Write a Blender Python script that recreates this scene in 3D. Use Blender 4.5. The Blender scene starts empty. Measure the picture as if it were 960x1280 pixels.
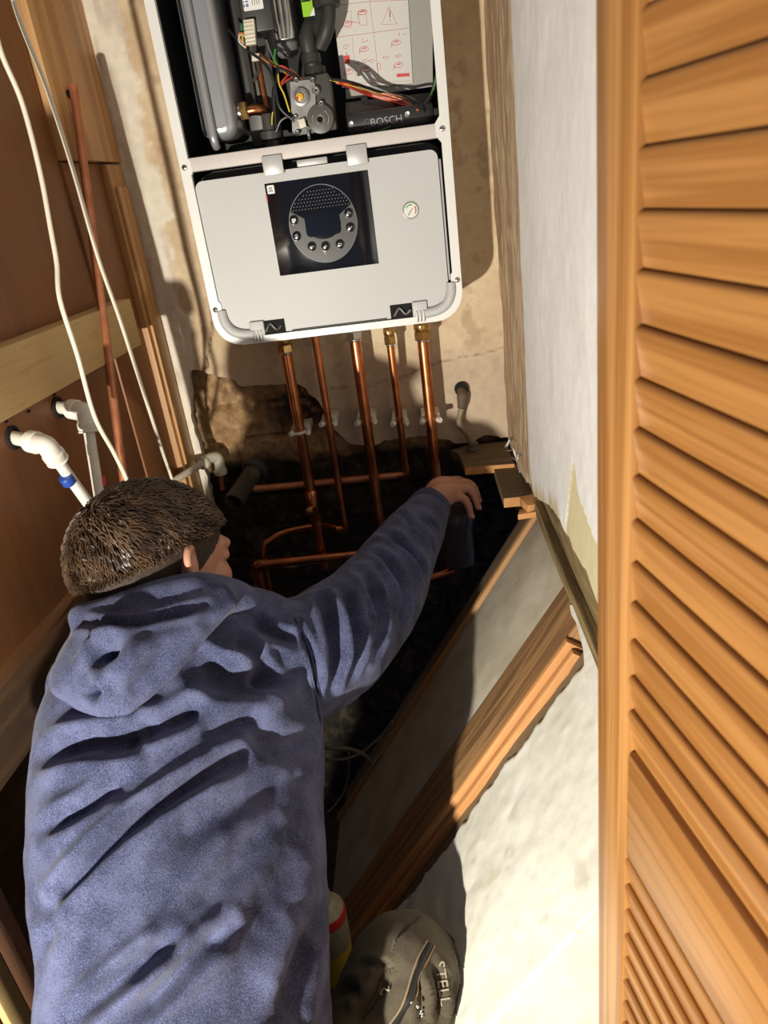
import bpy, bmesh, math, random
import numpy as np
from mathutils import Vector, Matrix
from mathutils.bvhtree import BVHTree
random.seed(7)
S = bpy.context.scene
COL = S.collection
PI = math.pi

# ------------------------------------------------------------------ camera, light, exposure
FPX = 905.0; TH = math.radians(24.0); RO = math.radians(7.7); YA = math.radians(4.66)
CAM = np.array([0.0, 0.0, 1.6])
def _rz(v):
    x, y, z = v
    return np.array([x*math.cos(YA)-y*math.sin(YA), x*math.sin(YA)+y*math.cos(YA), z])
_F = np.array([0, math.cos(TH), -math.sin(TH)]); _R = np.array([1., 0, 0]); _D = np.array([0, -math.sin(TH), -math.cos(TH)])
AF = _rz(_F); AR = _rz(math.cos(RO)*_R+math.sin(RO)*_D); AD = _rz(-math.sin(RO)*_R+math.cos(RO)*_D)
cd = bpy.data.cameras.new('camera'); cam = bpy.data.objects.new('camera', cd); COL.objects.link(cam)
M = Matrix(((AR[0], -AD[0], -AF[0], CAM[0]), (AR[1], -AD[1], -AF[1], CAM[1]), (AR[2], -AD[2], -AF[2], CAM[2]), (0, 0, 0, 1)))
cam.matrix_world = M
cd.sensor_fit = 'HORIZONTAL'; cd.sensor_width = 36.0; cd.lens = FPX/960*36; cd.clip_start = 0.01
cd.dof.use_dof = True; cd.dof.focus_distance = 1.15; cd.dof.aperture_fstop = 13
S.camera = cam
W = bpy.data.worlds.new('room_light'); S.world = W; W.use_nodes = True
W.node_tree.nodes['Background'].inputs[0].default_value = (0.72, 0.74, 1.0, 1)
W.node_tree.nodes['Background'].inputs[1].default_value = 0.13
ld = bpy.data.lights.new('work_lamp', 'SPOT'); ld.energy = 130; ld.color = (1.0, 0.93, 0.80)
ld.spot_size = math.radians(125); ld.spot_blend = 1.0; ld.shadow_soft_size = 0.018
LP = Vector((-0.585, -0.38, 1.09))
lo = bpy.data.objects.new('work_lamp', ld); COL.objects.link(lo); lo.location = LP
lo.rotation_euler = (Vector((-.04, 1.3, 1.25))-LP).to_track_quat('-Z', 'Y').to_euler()
S.view_settings.view_transform = 'Standard'; S.view_settings.look = 'None'
S.view_settings.gamma = 1; S.view_settings.exposure = 0.0; S.view_settings.use_curve_mapping = False

# ------------------------------------------------------------------ placing helpers
def ray(px, py): return AF+(px-480)/FPX*AR+(py-640)/FPX*AD
def Y(px, py, y):                      # the point of the plane y = const seen there
    r = ray(px, py); return CAM+r*(y-CAM[1])/r[1]
def X(px, py, x):
    r = ray(px, py); return CAM+r*(x-CAM[0])/r[0]
def dp(px, py, t): return CAM+ray(px, py)*t
def plane(px, py, n, k):
    r = ray(px, py); n = np.array(n, float); return CAM+r*((k-n@CAM)/(n@r))
def px2(p):
    v = np.array(p, float)-CAM; z = v@AF; return 480+FPX*(v@AR)/z, 640+FPX*(v@AD)/z

# ------------------------------------------------------------------ noise
def _hash(ix, iy, iz, seed):
    n = (ix*374761393+iy*668265263+iz*2147483647+seed*974711).astype(np.int64)
    n = (n ^ (n >> 13))*1274126177 & 0xffffffff
    n = (n ^ (n >> 16)) & 0xffff
    return n/65535.0
def vnoise(p, s=1.0, seed=0):
    p = np.asarray(p, float)*s; i = np.floor(p).astype(np.int64); f = p-i; f = f*f*(3-2*f)
    r = 0
    for a in (0, 1):
        for b in (0, 1):
            for c in (0, 1):
                w = (f[:, 0] if a else 1-f[:, 0])*(f[:, 1] if b else 1-f[:, 1])*(f[:, 2] if c else 1-f[:, 2])
                r = r+w*_hash(i[:, 0]+a, i[:, 1]+b, i[:, 2]+c, seed)
    return r
def fbm(p, s=1.0, seed=0, o=4):
    r = 0; a = 1; t = 0
    for k in range(o):
        r = r+a*vnoise(p, s*2**k, seed+k); t += a; a *= .5
    return r/t

# ------------------------------------------------------------------ materials
MATS = {}
def nodes(name):
    m = bpy.data.materials.new(name); m.use_nodes = True
    return m, m.node_tree.nodes, m.node_tree.links, m.node_tree.nodes['Principled BSDF']
def mat(name, c, rough=.5, metal=0, c2=None, scale=20, bump=0, bscale=None, detail=4, coat=0, spec=None, lo_=.35, hi_=.65, trans=0):
    if name in MATS: return MATS[name]
    m, N, L, b = nodes(name)
    b.inputs['Base Color'].default_value = (*c, 1); b.inputs['Roughness'].default_value = rough; b.inputs['Metallic'].default_value = metal
    if coat: b.inputs['Coat Weight'].default_value = coat; b.inputs['Coat Roughness'].default_value = .08
    if spec is not None: b.inputs['Specular IOR Level'].default_value = spec
    if trans: b.inputs['Transmission Weight'].default_value = trans
    tc = N.new('ShaderNodeTexCoord')
    if c2 is not None:
        n = N.new('ShaderNodeTexNoise'); n.inputs['Scale'].default_value = scale; n.inputs['Detail'].default_value = detail
        L.new(tc.outputs['Object'], n.inputs['Vector'])
        r = N.new('ShaderNodeValToRGB'); r.color_ramp.elements[0].position = lo_; r.color_ramp.elements[1].position = hi_
        r.color_ramp.elements[0].color = (*c, 1); r.color_ramp.elements[1].color = (*c2, 1)
        L.new(n.outputs['Fac'], r.inputs['Fac']); L.new(r.outputs['Color'], b.inputs['Base Color'])
    if bump:
        n = N.new('ShaderNodeTexNoise'); n.inputs['Scale'].default_value = bscale or scale*3; n.inputs['Detail'].default_value = 5
        L.new(tc.outputs['Object'], n.inputs['Vector'])
        u = N.new('ShaderNodeBump'); u.inputs['Strength'].default_value = bump; u.inputs['Distance'].default_value = .003
        L.new(n.outputs['Fac'], u.inputs['Height']); L.new(u.outputs['Normal'], b.inputs['Normal'])
    MATS[name] = m; return m
def wood(name, c, c2, axis=0, across=55, along=2.5, rough=.5, rings=.5, coat=0, rot=0):
    if name in MATS: return MATS[name]
    m, N, L, b = nodes(name); b.inputs['Roughness'].default_value = rough
    if coat: b.inputs['Coat Weight'].default_value = coat; b.inputs['Coat Roughness'].default_value = .35
    tc = N.new('ShaderNodeTexCoord'); mp = N.new('ShaderNodeMapping'); m0 = N.new('ShaderNodeMapping'); m0.inputs['Rotation'].default_value = (0, rot, 0); L.new(tc.outputs['Object'], m0.inputs['Vector']); L.new(m0.outputs['Vector'], mp.inputs['Vector'])
    oi = N.new('ShaderNodeObjectInfo'); vm = N.new('ShaderNodeVectorMath'); vm.operation = 'SCALE'; vm.inputs[0].default_value = (7.3, 5.1, 9.7)
    L.new(oi.outputs['Random'], vm.inputs['Scale']); L.new(vm.outputs['Vector'], mp.inputs['Location'])
    sc = [across, across, across]; sc[axis] = along; mp.inputs['Scale'].default_value = sc
    n = N.new('ShaderNodeTexNoise'); n.inputs['Scale'].default_value = 1; n.inputs['Detail'].default_value = 3; n.inputs['Distortion'].default_value = .6
    L.new(mp.outputs['Vector'], n.inputs['Vector'])
    mul = N.new('ShaderNodeMath'); mul.operation = 'MULTIPLY'; mul.inputs[1].default_value = 16*rings; L.new(n.outputs['Fac'], mul.inputs[0])
    fr = N.new('ShaderNodeMath'); fr.operation = 'SINE'; L.new(mul.outputs[0], fr.inputs[0])
    n2 = N.new('ShaderNodeTexNoise'); n2.inputs['Scale'].default_value = 5; n2.inputs['Detail'].default_value = 4; L.new(mp.outputs['Vector'], n2.inputs['Vector'])
    ad = N.new('ShaderNodeMath'); ad.operation = 'MULTIPLY_ADD'; ad.inputs[1].default_value = .28; L.new(fr.outputs[0], ad.inputs[0]); L.new(n2.outputs['Fac'], ad.inputs[2])
    r = N.new('ShaderNodeValToRGB'); r.color_ramp.elements[0].position = .25; r.color_ramp.elements[1].position = .8
    r.color_ramp.elements[0].color = (*c, 1); r.color_ramp.elements[1].color = (*c2, 1)
    L.new(ad.outputs[0], r.inputs['Fac']); L.new(r.outputs['Color'], b.inputs['Base Color'])
    u = N.new('ShaderNodeBump'); u.inputs['Strength'].default_value = .12; u.inputs['Distance'].default_value = .001
    L.new(ad.outputs[0], u.inputs['Height']); L.new(u.outputs['Normal'], b.inputs['Normal'])
    MATS[name] = m; return m
def attrmat(name, rough=.85, bump=.4, bscale=120, var=.12):
    m, N, L, b = nodes(name); b.inputs['Roughness'].default_value = rough
    a = N.new('ShaderNodeAttribute'); a.attribute_name = 'Col'
    tc = N.new('ShaderNodeTexCoord'); n = N.new('ShaderNodeTexNoise'); n.inputs['Scale'].default_value = 60; n.inputs['Detail'].default_value = 6
    L.new(tc.outputs['Object'], n.inputs['Vector'])
    mr = N.new('ShaderNodeMapRange'); mr.inputs['From Min'].default_value = .3; mr.inputs['From Max'].default_value = .7
    mr.inputs['To Min'].default_value = 1-var; mr.inputs['To Max'].default_value = 1+var; L.new(n.outputs['Fac'], mr.inputs['Value'])
    v = N.new('ShaderNodeVectorMath'); v.operation = 'SCALE'; L.new(a.outputs['Color'], v.inputs[0]); L.new(mr.outputs[0], v.inputs['Scale'])
    L.new(v.outputs['Vector'], b.inputs['Base Color'])
    n2 = N.new('ShaderNodeTexNoise'); n2.inputs['Scale'].default_value = bscale; n2.inputs['Detail'].default_value = 6; L.new(tc.outputs['Object'], n2.inputs['Vector'])
    u = N.new('ShaderNodeBump'); u.inputs['Strength'].default_value = bump; u.inputs['Distance'].default_value = .002
    L.new(n2.outputs['Fac'], u.inputs['Height']); L.new(u.outputs['Normal'], b.inputs['Normal'])
    return m

# ------------------------------------------------------------------ mesh builder (world coordinates)
def crom(pts, n=6):
    P = [np.array(p, float) for p in pts]
    if len(P) < 3: return P
    Q = [2*P[0]-P[1]]+P+[2*P[-1]-P[-2]]; out = []
    for i in range(1, len(Q)-2):
        for k in range(n):
            t = k/n; a, b, c, d = Q[i-1:i+3]
            out.append(.5*((2*b)+(c-a)*t+(2*a-5*b+4*c-d)*t*t+(3*b-a-3*c+d)*t**3))
    out.append(P[-1]); return out
class MB:
    def __init__(s): s.v = []; s.f = []
    def add(s, V, F):
        o = len(s.v); s.v += [tuple(map(float, v)) for v in V]; s.f += [tuple(i+o for i in f) for f in F]; return s
    def box(s, a, b, bev=0):
        x0, y0, z0 = [min(a[i], b[i]) for i in range(3)]; x1, y1, z1 = [max(a[i], b[i]) for i in range(3)]
        return s.obox(((x0+x1)/2, (y0+y1)/2, (z0+z1)/2), ((x1-x0)/2, 0, 0), (0, (y1-y0)/2, 0), (0, 0, (z1-z0)/2), bev)
    def obox(s, c, ux, uy, uz, bev=0):
        c, ux, uy, uz = map(lambda q: np.array(q, float), (c, ux, uy, uz))
        if not bev:
            V = [c+i*ux+j*uy+k*uz for i in (-1, 1) for j in (-1, 1) for k in (-1, 1)]
            return s.add(V, [(0, 1, 3, 2), (4, 6, 7, 5), (0, 4, 5, 1), (2, 3, 7, 6), (0, 2, 6, 4), (1, 5, 7, 3)])
        bm = bmesh.new(); bmesh.ops.create_cube(bm, size=2)
        lx, ly, lz = [np.linalg.norm(q) for q in (ux, uy, uz)]
        for v in bm.verts: v.co = Vector((v.co.x*lx, v.co.y*ly, v.co.z*lz))
        bmesh.ops.bevel(bm, geom=bm.edges[:], offset=bev, segments=2, profile=.5, affect='EDGES')
        bm.verts.index_update(); e = [ux/lx, uy/ly, uz/lz]
        V = [c+v.co.x*e[0]+v.co.y*e[1]+v.co.z*e[2] for v in bm.verts]; F = [[v.index for v in f.verts] for f in bm.faces]
        bm.free(); return s.add(V, F)
    def tube(s, pts, r, n=12, smooth=0, cap=True, flat=1.0, hollow=0):
        P = crom(pts, smooth) if smooth else [np.array(p, float) for p in pts]
        m = len(P)
        if hasattr(r, '__len__'):
            R = np.interp(np.linspace(0, 1, m), np.linspace(0, 1, len(r)), r)
        else: R = [r]*m
        up = None; V = []; F = []
        for i in range(m):
            d = P[min(i+1, m-1)]-P[max(i-1, 0)]; d = d/(np.linalg.norm(d)+1e-12)
            if up is None:
                a = np.array([0, 0, 1.]) if abs(d[2]) < .9 else np.array([1., 0, 0]); up = np.cross(d, a); up /= np.linalg.norm(up)
            else:
                up = up-d*(up@d); up /= np.linalg.norm(up)+1e-12
            w = np.cross(d, up)
            for k in range(n):
                t = 2*PI*k/n; V.append(P[i]+R[i]*(math.cos(t)*up+flat*math.sin(t)*w))
        for i in range(m-1):
            for k in range(n):
                k2 = (k+1) % n; F.append((i*n+k, i*n+k2, (i+1)*n+k2, (i+1)*n+k))
        if cap: F.append(tuple(range(n-1, -1, -1))); F.append(tuple((m-1)*n+k for k in range(n)))
        return s.add(V, F)
    def lathe(s, c, axis, prof, n=24):     # prof: (distance along axis, radius)
        c = np.array(c, float); d = np.array(axis, float); d /= np.linalg.norm(d)
        a = np.array([0, 0, 1.]) if abs(d[2]) < .9 else np.array([1., 0, 0]); u = np.cross(d, a); u /= np.linalg.norm(u); w = np.cross(d, u)
        V = []; F = []
        for h, r in prof:
            for k in range(n):
                t = 2*PI*k/n; V.append(c+d*h+r*(math.cos(t)*u+math.sin(t)*w))
        for i in range(len(prof)-1):
            for k in range(n):
                k2 = (k+1) % n; F.append((i*n+k, i*n+k2, (i+1)*n+k2, (i+1)*n+k))
        F.append(tuple(range(n-1, -1, -1))); F.append(tuple((len(prof)-1)*n+k for k in range(n)))
        return s.add(V, F)
    def prism(s, pts, d):                  # polygon pts extruded by the vector d
        n = len(pts); P = [np.array(p, float) for p in pts]; d = np.array(d, float)
        V = P+[p+d for p in P]
        return s.add(V, [tuple(range(n)), tuple(range(2*n-1, n-1, -1))]+[(i, i+n, (i+1) % n+n, (i+1) % n) for i in range(n)])
    def ring(s, outer, inner, d):          # two outlines of equal count, extruded
        n = len(outer); d = np.array(d, float); A = [np.array(p, float) for p in outer]; B = [np.array(p, float) for p in inner]
        V = A+B+[p+d for p in A]+[p+d for p in B]; F = []
        for i in range(n):
            j = (i+1) % n
            F += [(i, j, n+j, n+i), (2*n+i, 3*n+i, 3*n+j, 2*n+j), (i, 2*n+i, 2*n+j, j), (n+i, n+j, 3*n+j, 3*n+i)]
        return s.add(V, F)
    def ball(s, c, r, n=12, sc=(1, 1, 1)):
        prof = [(-r*math.cos(PI*i/n)*sc[2], max(1e-5, r*math.sin(PI*i/n))) for i in range(n+1)]
        return s.lathe(c, (0, 0, 1), prof, n+4)
def link(name, me, m, parent=None, smooth=True, angle=40):
    o = bpy.data.objects.new(name, me); COL.objects.link(o)
    if m is not None: me.materials.append(m)
    if parent is not None:
        r = parent
        while r.parent is not None: r = r.parent
        me.transform(Matrix.Translation(-r.location)); o.parent = parent
    if smooth:
        me.shade_smooth()
        try: me.set_sharp_from_angle(angle=math.radians(angle))
        except Exception: pass
    return o
def fin(me):
    bm = bmesh.new(); bm.from_mesh(me); bmesh.ops.recalc_face_normals(bm, faces=bm.faces); bm.to_mesh(me); bm.free(); return me
def obj(name, mb, m, parent=None, smooth=True, angle=40):
    me = bpy.data.meshes.new(name); me.from_pydata(mb.v, [], mb.f); fin(me)
    return link(name, me, m, parent, smooth, angle)
def thing(name, label, cat, loc, group=None):
    o = bpy.data.objects.new(name, None); COL.objects.link(o); o.location = Vector(map(float, loc)); o.empty_display_size = .03
    o['label'] = label; o['category'] = cat
    if group: o['group'] = group
    return o
def tag(o, label, cat, group=None):
    o['label'] = label; o['category'] = cat
    if group: o['group'] = group
    return o
def struct(o, label=None):
    o['kind'] = 'structure'
    if label: o['label'] = label
    return o
def sroot(name, loc=(0, 0, 0)):
    o = bpy.data.objects.new(name, None); COL.objects.link(o); o.location = Vector(loc); o['kind'] = 'structure'; o.empty_display_size = .03; return o
def rrect(x0, x1, z0, z1, r, y, n=6):
    out = []
    for cx, cz, a in ((x1-r, z1-r, 0), (x0+r, z1-r, 90), (x0+r, z0+r, 180), (x1-r, z0+r, 270)):
        for k in range(n+1):
            t = math.radians(a+90*k/n); out.append((cx+r*math.cos(t), y, cz+r*math.sin(t)))
    return out
def text(name, s, m, c, h, parent=None, ux=(1, 0, 0), uz=(0, 0, 1), depth=.0006, squash=1.0):
    cu = bpy.data.curves.new('t', 'FONT'); cu.body = s; cu.size = 1; cu.extrude = 0.01; cu.align_x = 'CENTER'; cu.align_y = 'CENTER'; cu.resolution_u = 3
    o = bpy.data.objects.new('t', cu); COL.objects.link(o)
    dg = bpy.context.evaluated_depsgraph_get(); me = bpy.data.meshes.new_from_object(o.evaluated_get(dg))
    bpy.data.objects.remove(o); bpy.data.curves.remove(cu)
    ux = Vector(ux).normalized(); uz = Vector(uz).normalized(); un = ux.cross(uz)
    for v in me.vertices:
        p = v.co.copy(); v.co = Vector(c)+ux*(p.x*h*squash)+uz*(p.y*h)+un*(p.z/.01*depth)
    me.name = name; return link(name, me, m, parent, False)
def inpoly(px, py, poly):
    px = np.asarray(px); r = np.zeros(px.shape, bool); n = len(poly)
    for i in range(n):
        x0, y0 = poly[i]; x1, y1 = poly[(i+1) % n]
        if y0 == y1: continue
        c = (py >= min(y0, y1)) & (py < max(y0, y1)); r ^= c & (px < (x1-x0)*(py-y0)/(y1-y0)+x0)
    return r
def sheet(name, o, u, v, nu, nv, hfun, cfun, keep, m, thick=0, parent=None, smooth=True, angle=60):
    """a grid of real relief: o + a*u + b*v, raised along u x v by hfun"""
    o, u, v = [np.array(q, float) for q in (o, u, v)]
    a, b = np.meshgrid(np.linspace(0, 1, nu), np.linspace(0, 1, nv), indexing='ij'); a = a.ravel(); b = b.ravel()
    nrm = np.cross(u, v); nrm /= np.linalg.norm(nrm)
    P = o+a[:, None]*u+b[:, None]*v; P2 = P+hfun(P)[:, None]*nrm; C = cfun(P)
    K = keep(P) if keep else np.ones(len(P), bool); F = []
    K2 = K.reshape(nu, nv)
    for i in range(nu-1):
        for j in range(nv-1):
            if K2[i, j] and K2[i+1, j] and K2[i, j+1] and K2[i+1, j+1]:
                q = i*nv+j; F.append((q, q+nv, q+nv+1, q+1))
    used = np.zeros(len(P), bool)
    for f in F: used[list(f)] = True
    idx = np.cumsum(used)-1
    V = P2[used]; Cu = C[used]; F = [tuple(int(idx[k]) for k in f) for f in F]
    edges = {}
    for f in F:
        for k in range(4): edges[(f[k], f[(k+1) % 4])] = 1
    bd = [e for e in edges if (e[1], e[0]) not in edges]
    if keep:                           # the broken edge is ragged, not stepped
        for it in range(5):
            acc = np.zeros_like(V); cnt = np.zeros(len(V))
            for a_, b_ in bd: acc[a_] += V[b_]; acc[b_] += V[a_]; cnt[a_] += 1; cnt[b_] += 1
            k_ = cnt >= 2; V[k_] = V[k_]*.5+acc[k_]/cnt[k_][:, None]*.5
    if thick:
        n = len(V)
        V = np.vstack([V, V-nrm*thick]); Cu = np.vstack([Cu, Cu*.8]); F = F+[(e[1], e[0], e[0]+n, e[1]+n) for e in bd]
    me = bpy.data.meshes.new(name); me.from_pydata([tuple(map(float, q)) for q in V], [], F)
    at_ = me.color_attributes.new('Col', 'FLOAT_COLOR', 'POINT')
    at_.data.foreach_set('color', np.hstack([Cu, np.ones((len(Cu), 1))]).astype(np.float32).ravel())
    return link(name, me, m, parent, smooth, angle)
def mixc(c1, c2, t): t = np.clip(t, 0, 1)[:, None]; return np.array(c1)*(1-t)+np.array(c2)*t if not isinstance(c1, np.ndarray) else c1*(1-t)+np.array(c2)*t
def sst(a, b, x): t = np.clip((x-a)/(b-a), 0, 1); return t*t*(3-2*t)

# ------------------------------------------------------------------ materials in use
PL = attrmat('plaster_coat', .85, .35, 90, .07)
MASON = attrmat('rough_masonry', .95, .9, 160, .35)
PAINT = attrmat('painted_plaster', .6, .25, 70, .04)
copper = mat('copper', (.62, .235, .10), .3, 1, (.42, .15, .065), 28, detail=6)
copper_dull = mat('dull_copper', (.60, .24, .12), .45, .6, (.45, .17, .08), 35)
brass = mat('brass', (.75, .50, .20), .3, 1, (.5, .32, .12), 60)
chrome = mat('bright_steel', (.75, .75, .74), .25, 1)
white_pl = mat('white_plastic', (.78, .76, .70), .4, c2=(.70, .67, .60), scale=30)
cream_pl = mat('cream_plastic', (.62, .58, .46), .5, c2=(.50, .46, .36), scale=40)
cable_w = mat('white_cable', (.80, .74, .60), .45)
blue_t = mat('blue_tape', (.02, .07, .35), .4); red_t = mat('red_tape', (.55, .03, .03), .4)
black_pl = mat('black_plastic', (.055, .052, .047), .4, c2=(.075, .07, .088), scale=30)
soil_pl = mat('dusty_black_plastic', (.045, .038, .032), .5, c2=(.16, .135, .10), scale=22, lo_=.5, hi_=.75)
dark_hole = mat('dark_hollow', (.006, .006, .006), .9)
ply = wood('brown_board', (.20, .076, .024), (.25, .10, .034), 2, 30, 2, .55, .3)
pine = wood('pine_post', (.40, .20, .07), (.56, .31, .12), 2, 42, 1.6, .5, .8)
pine_y = wood('sawn_pine', (.62, .43, .19), (.50, .31, .12), 1, 60, 3, .65, .6)
ROT = math.atan2(.834, .551)
pine_s = wood('old_brown_pine', (.17, .085, .033), (.34, .185, .075), 0, 45, 2, .75, 1.1, rot=ROT)
pine_o = wood('cut_pine_edge', (.50, .235, .08), (.62, .33, .13), 0, 70, 4, .7, .5, rot=ROT)
dark_w = wood('dark_joist', (.09, .045, .02), (.15, .08, .035), 1, 50, 4, .8, .7)
old_b = wood('old_floorboard', (.13, .085, .045), (.24, .17, .10), 0, 60, 6, .85, .6)
plate_w = wood('mossy_sole_plate', (.13, .085, .035), (.28, .20, .085), 1, 55, 5, .75, .8)
louv = wood('varnished_pine', (.27, .112, .027), (.385, .18, .052), 0, 55, 1.6, .36, .75, coat=.25)
louv_v = wood('varnished_pine_upright', (.27, .115, .030), (.43, .215, .068), 2, 60, 1.0, .36, 1.1, coat=.25)

# ================================================================== SETTING
# ---- back wall: rough masonry with a coat of plaster broken away at the bottom
edge_px = [(241, 462), (262, 468), (292, 476), (300, 487), (345, 480), (372, 480), (398, 503), (410, 532), (432, 552), (458, 560), (484, 553), (540, 546), (580, 558), (600, 548), (634, 546), (650, 546)]
ev = np.array([Y(a, b, 1.5)[[0, 2]] for a, b in edge_px])
lv = np.array([Y(a, b, 1.5)[[0, 2]] for a, b in [(246, 380), (236, 450), (240, 500), (248, 545), (262, 600), (268, 640), (275, 700)]])
def zlow(x): return np.interp(x, ev[:, 0], ev[:, 1])
def xleft(z): return np.interp(-z, -lv[:, 1], lv[:, 0])
def keep_back(P):
    w = (fbm(P, 60, 3)-.5)*.02
    w2 = (fbm(P, 45, 5)-.5)*.02
    return (P[:, 2] > zlow(P[:, 0])+w) | (P[:, 0] < xleft(P[:, 2])+w2)
flake_px = [(120, -40), (158, 40), (172, 100), (186, 190), (208, 250), (212, 300), (222, 330), (216, 370), (238, 395), (236, 440)]
fv = np.array([Y(a, b, 1.5)[[0, 2]] for a, b in flake_px])
def col_back(P):
    n = fbm(P, 9, 11); n2 = fbm(P, 40, 12)
    c = mixc(np.tile([.62, .47, .30], (len(P), 1)), (.74, .60, .41), sst(.35, .65, n))
    c = mixc(c, (.43, .30, .19), sst(.60, .75, n2)*.6)
    c = mixc(c, (.50, .40, .30), sst(1.33, 1.22, P[:, 2])*.7)             # duller and darker towards the bottom
    xl = np.interp(-P[:, 2], -fv[:, 1], fv[:, 0])+(n2-.5)*.05
    w = sst(.004, -.004, P[:, 0]-xl)
    c = mixc(c, (.80, .74, .62), w)
    c = mixc(c, (.52, .44, .36), w*sst(.5, .7, fbm(P*np.array([3, 1, 1]), 14, 31))*.6)
    cr = np.abs(P[:, 0]+.43-.03*np.sin(P[:, 2]*9)-(fbm(P, 14, 77)-.5)*.05)
    c = mixc(c, (.22, .14, .08), sst(.0035, .0, cr)*((P[:, 2] < 1.50) & (P[:, 2] > 1.25)))
    cr = np.abs(P[:, 2]-1.245-.02*np.sin(P[:, 0]*14)-(fbm(P, 18, 78)-.5)*.03)
    return mixc(c, (.22, .15, .09), sst(.003, .0, cr)*(P[:, 0] > -.2)*.7)
def h_back(P):
    h = (fbm(P, 7, 21)-.5)*.010+(fbm(P, 60, 22)-.5)*.0025
    xl = np.interp(-P[:, 2], -fv[:, 1], fv[:, 0])+(fbm(P, 40, 12)-.5)*.05
    h += sst(.002, -.006, P[:, 0]-xl)*.003
    for c0, lo_, hi_ in ((-.43, 1.25, 1.50),):
        cr = np.abs(P[:, 0]-c0-.03*np.sin(P[:, 2]*9)-(fbm(P, 14, 77)-.5)*.05); h -= sst(.005, 0, cr)*.006*((P[:, 2] < hi_) & (P[:, 2] > lo_))
    return h
root = sroot('wall_back', (0, 1.5, 0))
# u x v must point to the room (-y): u = +x, v = +z gives (1,0,0)x(0,0,1) = (0,-1,0)
sheet('plaster_layer', (-.56, 1.5, .70), (.73, 0, 0), (0, 0, 1.65), 170, 380, h_back, col_back, keep_back, PL, thick=.022, parent=root)
def h_mas(P):
    h = (fbm(P, 14, 41)-.5)*.03+(fbm(P, 70, 42)-.5)*.012
    z = P[:, 2]
    for zc in (1.205, 1.13, 1.055, .98, .905, .83, .755, .68):
        h -= .010*sst(.007, .001, np.abs(z-zc-(fbm(P, 8, 43)-.5)*.012))
    row = np.floor((1.205-z)/.075); xx = (P[:, 0]+row*.1075) % .215
    h -= .008*sst(.007, .001, np.abs(xx-.1075))
    h -= .02*sst(1.08, 1.02, z)
    return h
def col_mas(P):
    n = fbm(P, 11, 51); n2 = fbm(P, 55, 52); z = P[:, 2]
    c = mixc(np.tile([.28, .165, .075], (len(P), 1)), (.38, .25, .13), sst(.4, .6, n2))
    tar = np.clip(sst(.14, .05, np.hypot((P[:, 0]+.27)*.9, (z-1.19)*1.6)+(n-.5)*.12), 0, 1)*sst(.40, .5, n2+(n-.5)*.3)
    c = mixc(c, (.022, .019, .016), tar)
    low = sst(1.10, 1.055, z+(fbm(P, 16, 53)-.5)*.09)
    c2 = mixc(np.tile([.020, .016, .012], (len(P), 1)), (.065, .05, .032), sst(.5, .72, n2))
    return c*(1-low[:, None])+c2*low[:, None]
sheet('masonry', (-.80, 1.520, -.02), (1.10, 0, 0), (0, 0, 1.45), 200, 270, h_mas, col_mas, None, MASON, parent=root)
# ---- right wall
low_px = [(632, 556), (640, 575), (655, 600), (668, 622), (682, 632), (694, 640), (707, 665), (718, 690), (732, 722), (741, 748), (748, 770)]
rv = np.array([X(a, b, .165)[[1, 2]] for a, b in low_px]); rv = rv[::-1]
bare = [tuple(X(a, b, .165)[[1, 2]]) for a, b in [(716, 575), (722, 620), (738, 665), (752, 700), (752, 790), (720, 720), (706, 680)]]
def keep_right(P):
    return P[:, 2] > np.interp(P[:, 1], rv[:, 0], rv[:, 1])+(fbm(P, 70, 61)-.5)*.016
def col_right(P):
    n = fbm(P, 12, 62); n2 = fbm(P*np.array([1, 3, .5]), 30, 63)
    c = mixc(np.tile([.80, .79, .77], (len(P), 1)), (.84, .83, .81), sst(.4, .6, n))
    b = inpoly(P[:, 1]+(n-.5)*.01, P[:, 2], bare)
    c = mixc(c, (.66, .58, .36), b*1.0)
    e = sst(1.17, 1.185, P[:, 1]+(n2-.5)*.02)
    br = mixc(np.tile([.40, .27, .17], (len(P), 1)), (.60, .46, .31), sst(.4, .62, n2))
    c = c*(1-e[:, None])+br*e[:, None]
    zl = np.interp(P[:, 1], rv[:, 0], rv[:, 1])
    return mixc(c, (.60, .50, .33), sst(.03, .0, P[:, 2]-zl-(n2-.4)*.05)*(P[:, 1] > .9))
def h_right(P):
    n2 = fbm(P*np.array([1, 3, .5]), 30, 63); e = sst(1.17, 1.185, P[:, 1]+(n2-.5)*.02)
    return (fbm(P, 6, 65)-.5)*.006+(fbm(P, 50, 66)-.5)*.0015-e*.002+e*(fbm(P*np.array([1, 2, .4]), 60, 67)-.5)*.005-inpoly(P[:, 1], P[:, 2], bare)*.0015
# u x v must point to -x: u = -y, v = +z : (0,-1,0)x(0,0,1) = (-1,0,0)
struct(sheet('wall_right', (.165, 1.515, .95), (0, -1.0, 0), (0, 0, 1.40), 220, 300, h_right, col_right, keep_right, PAINT, thick=.014))
b_ = MB().box((.181, -.25, 1.12), (.26, 1.52, 2.35)); struct(obj('wall_right_core', b_, mat('rubble', (.30, .25, .19), .9, c2=(.2, .16, .12), bump=.5)))
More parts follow.
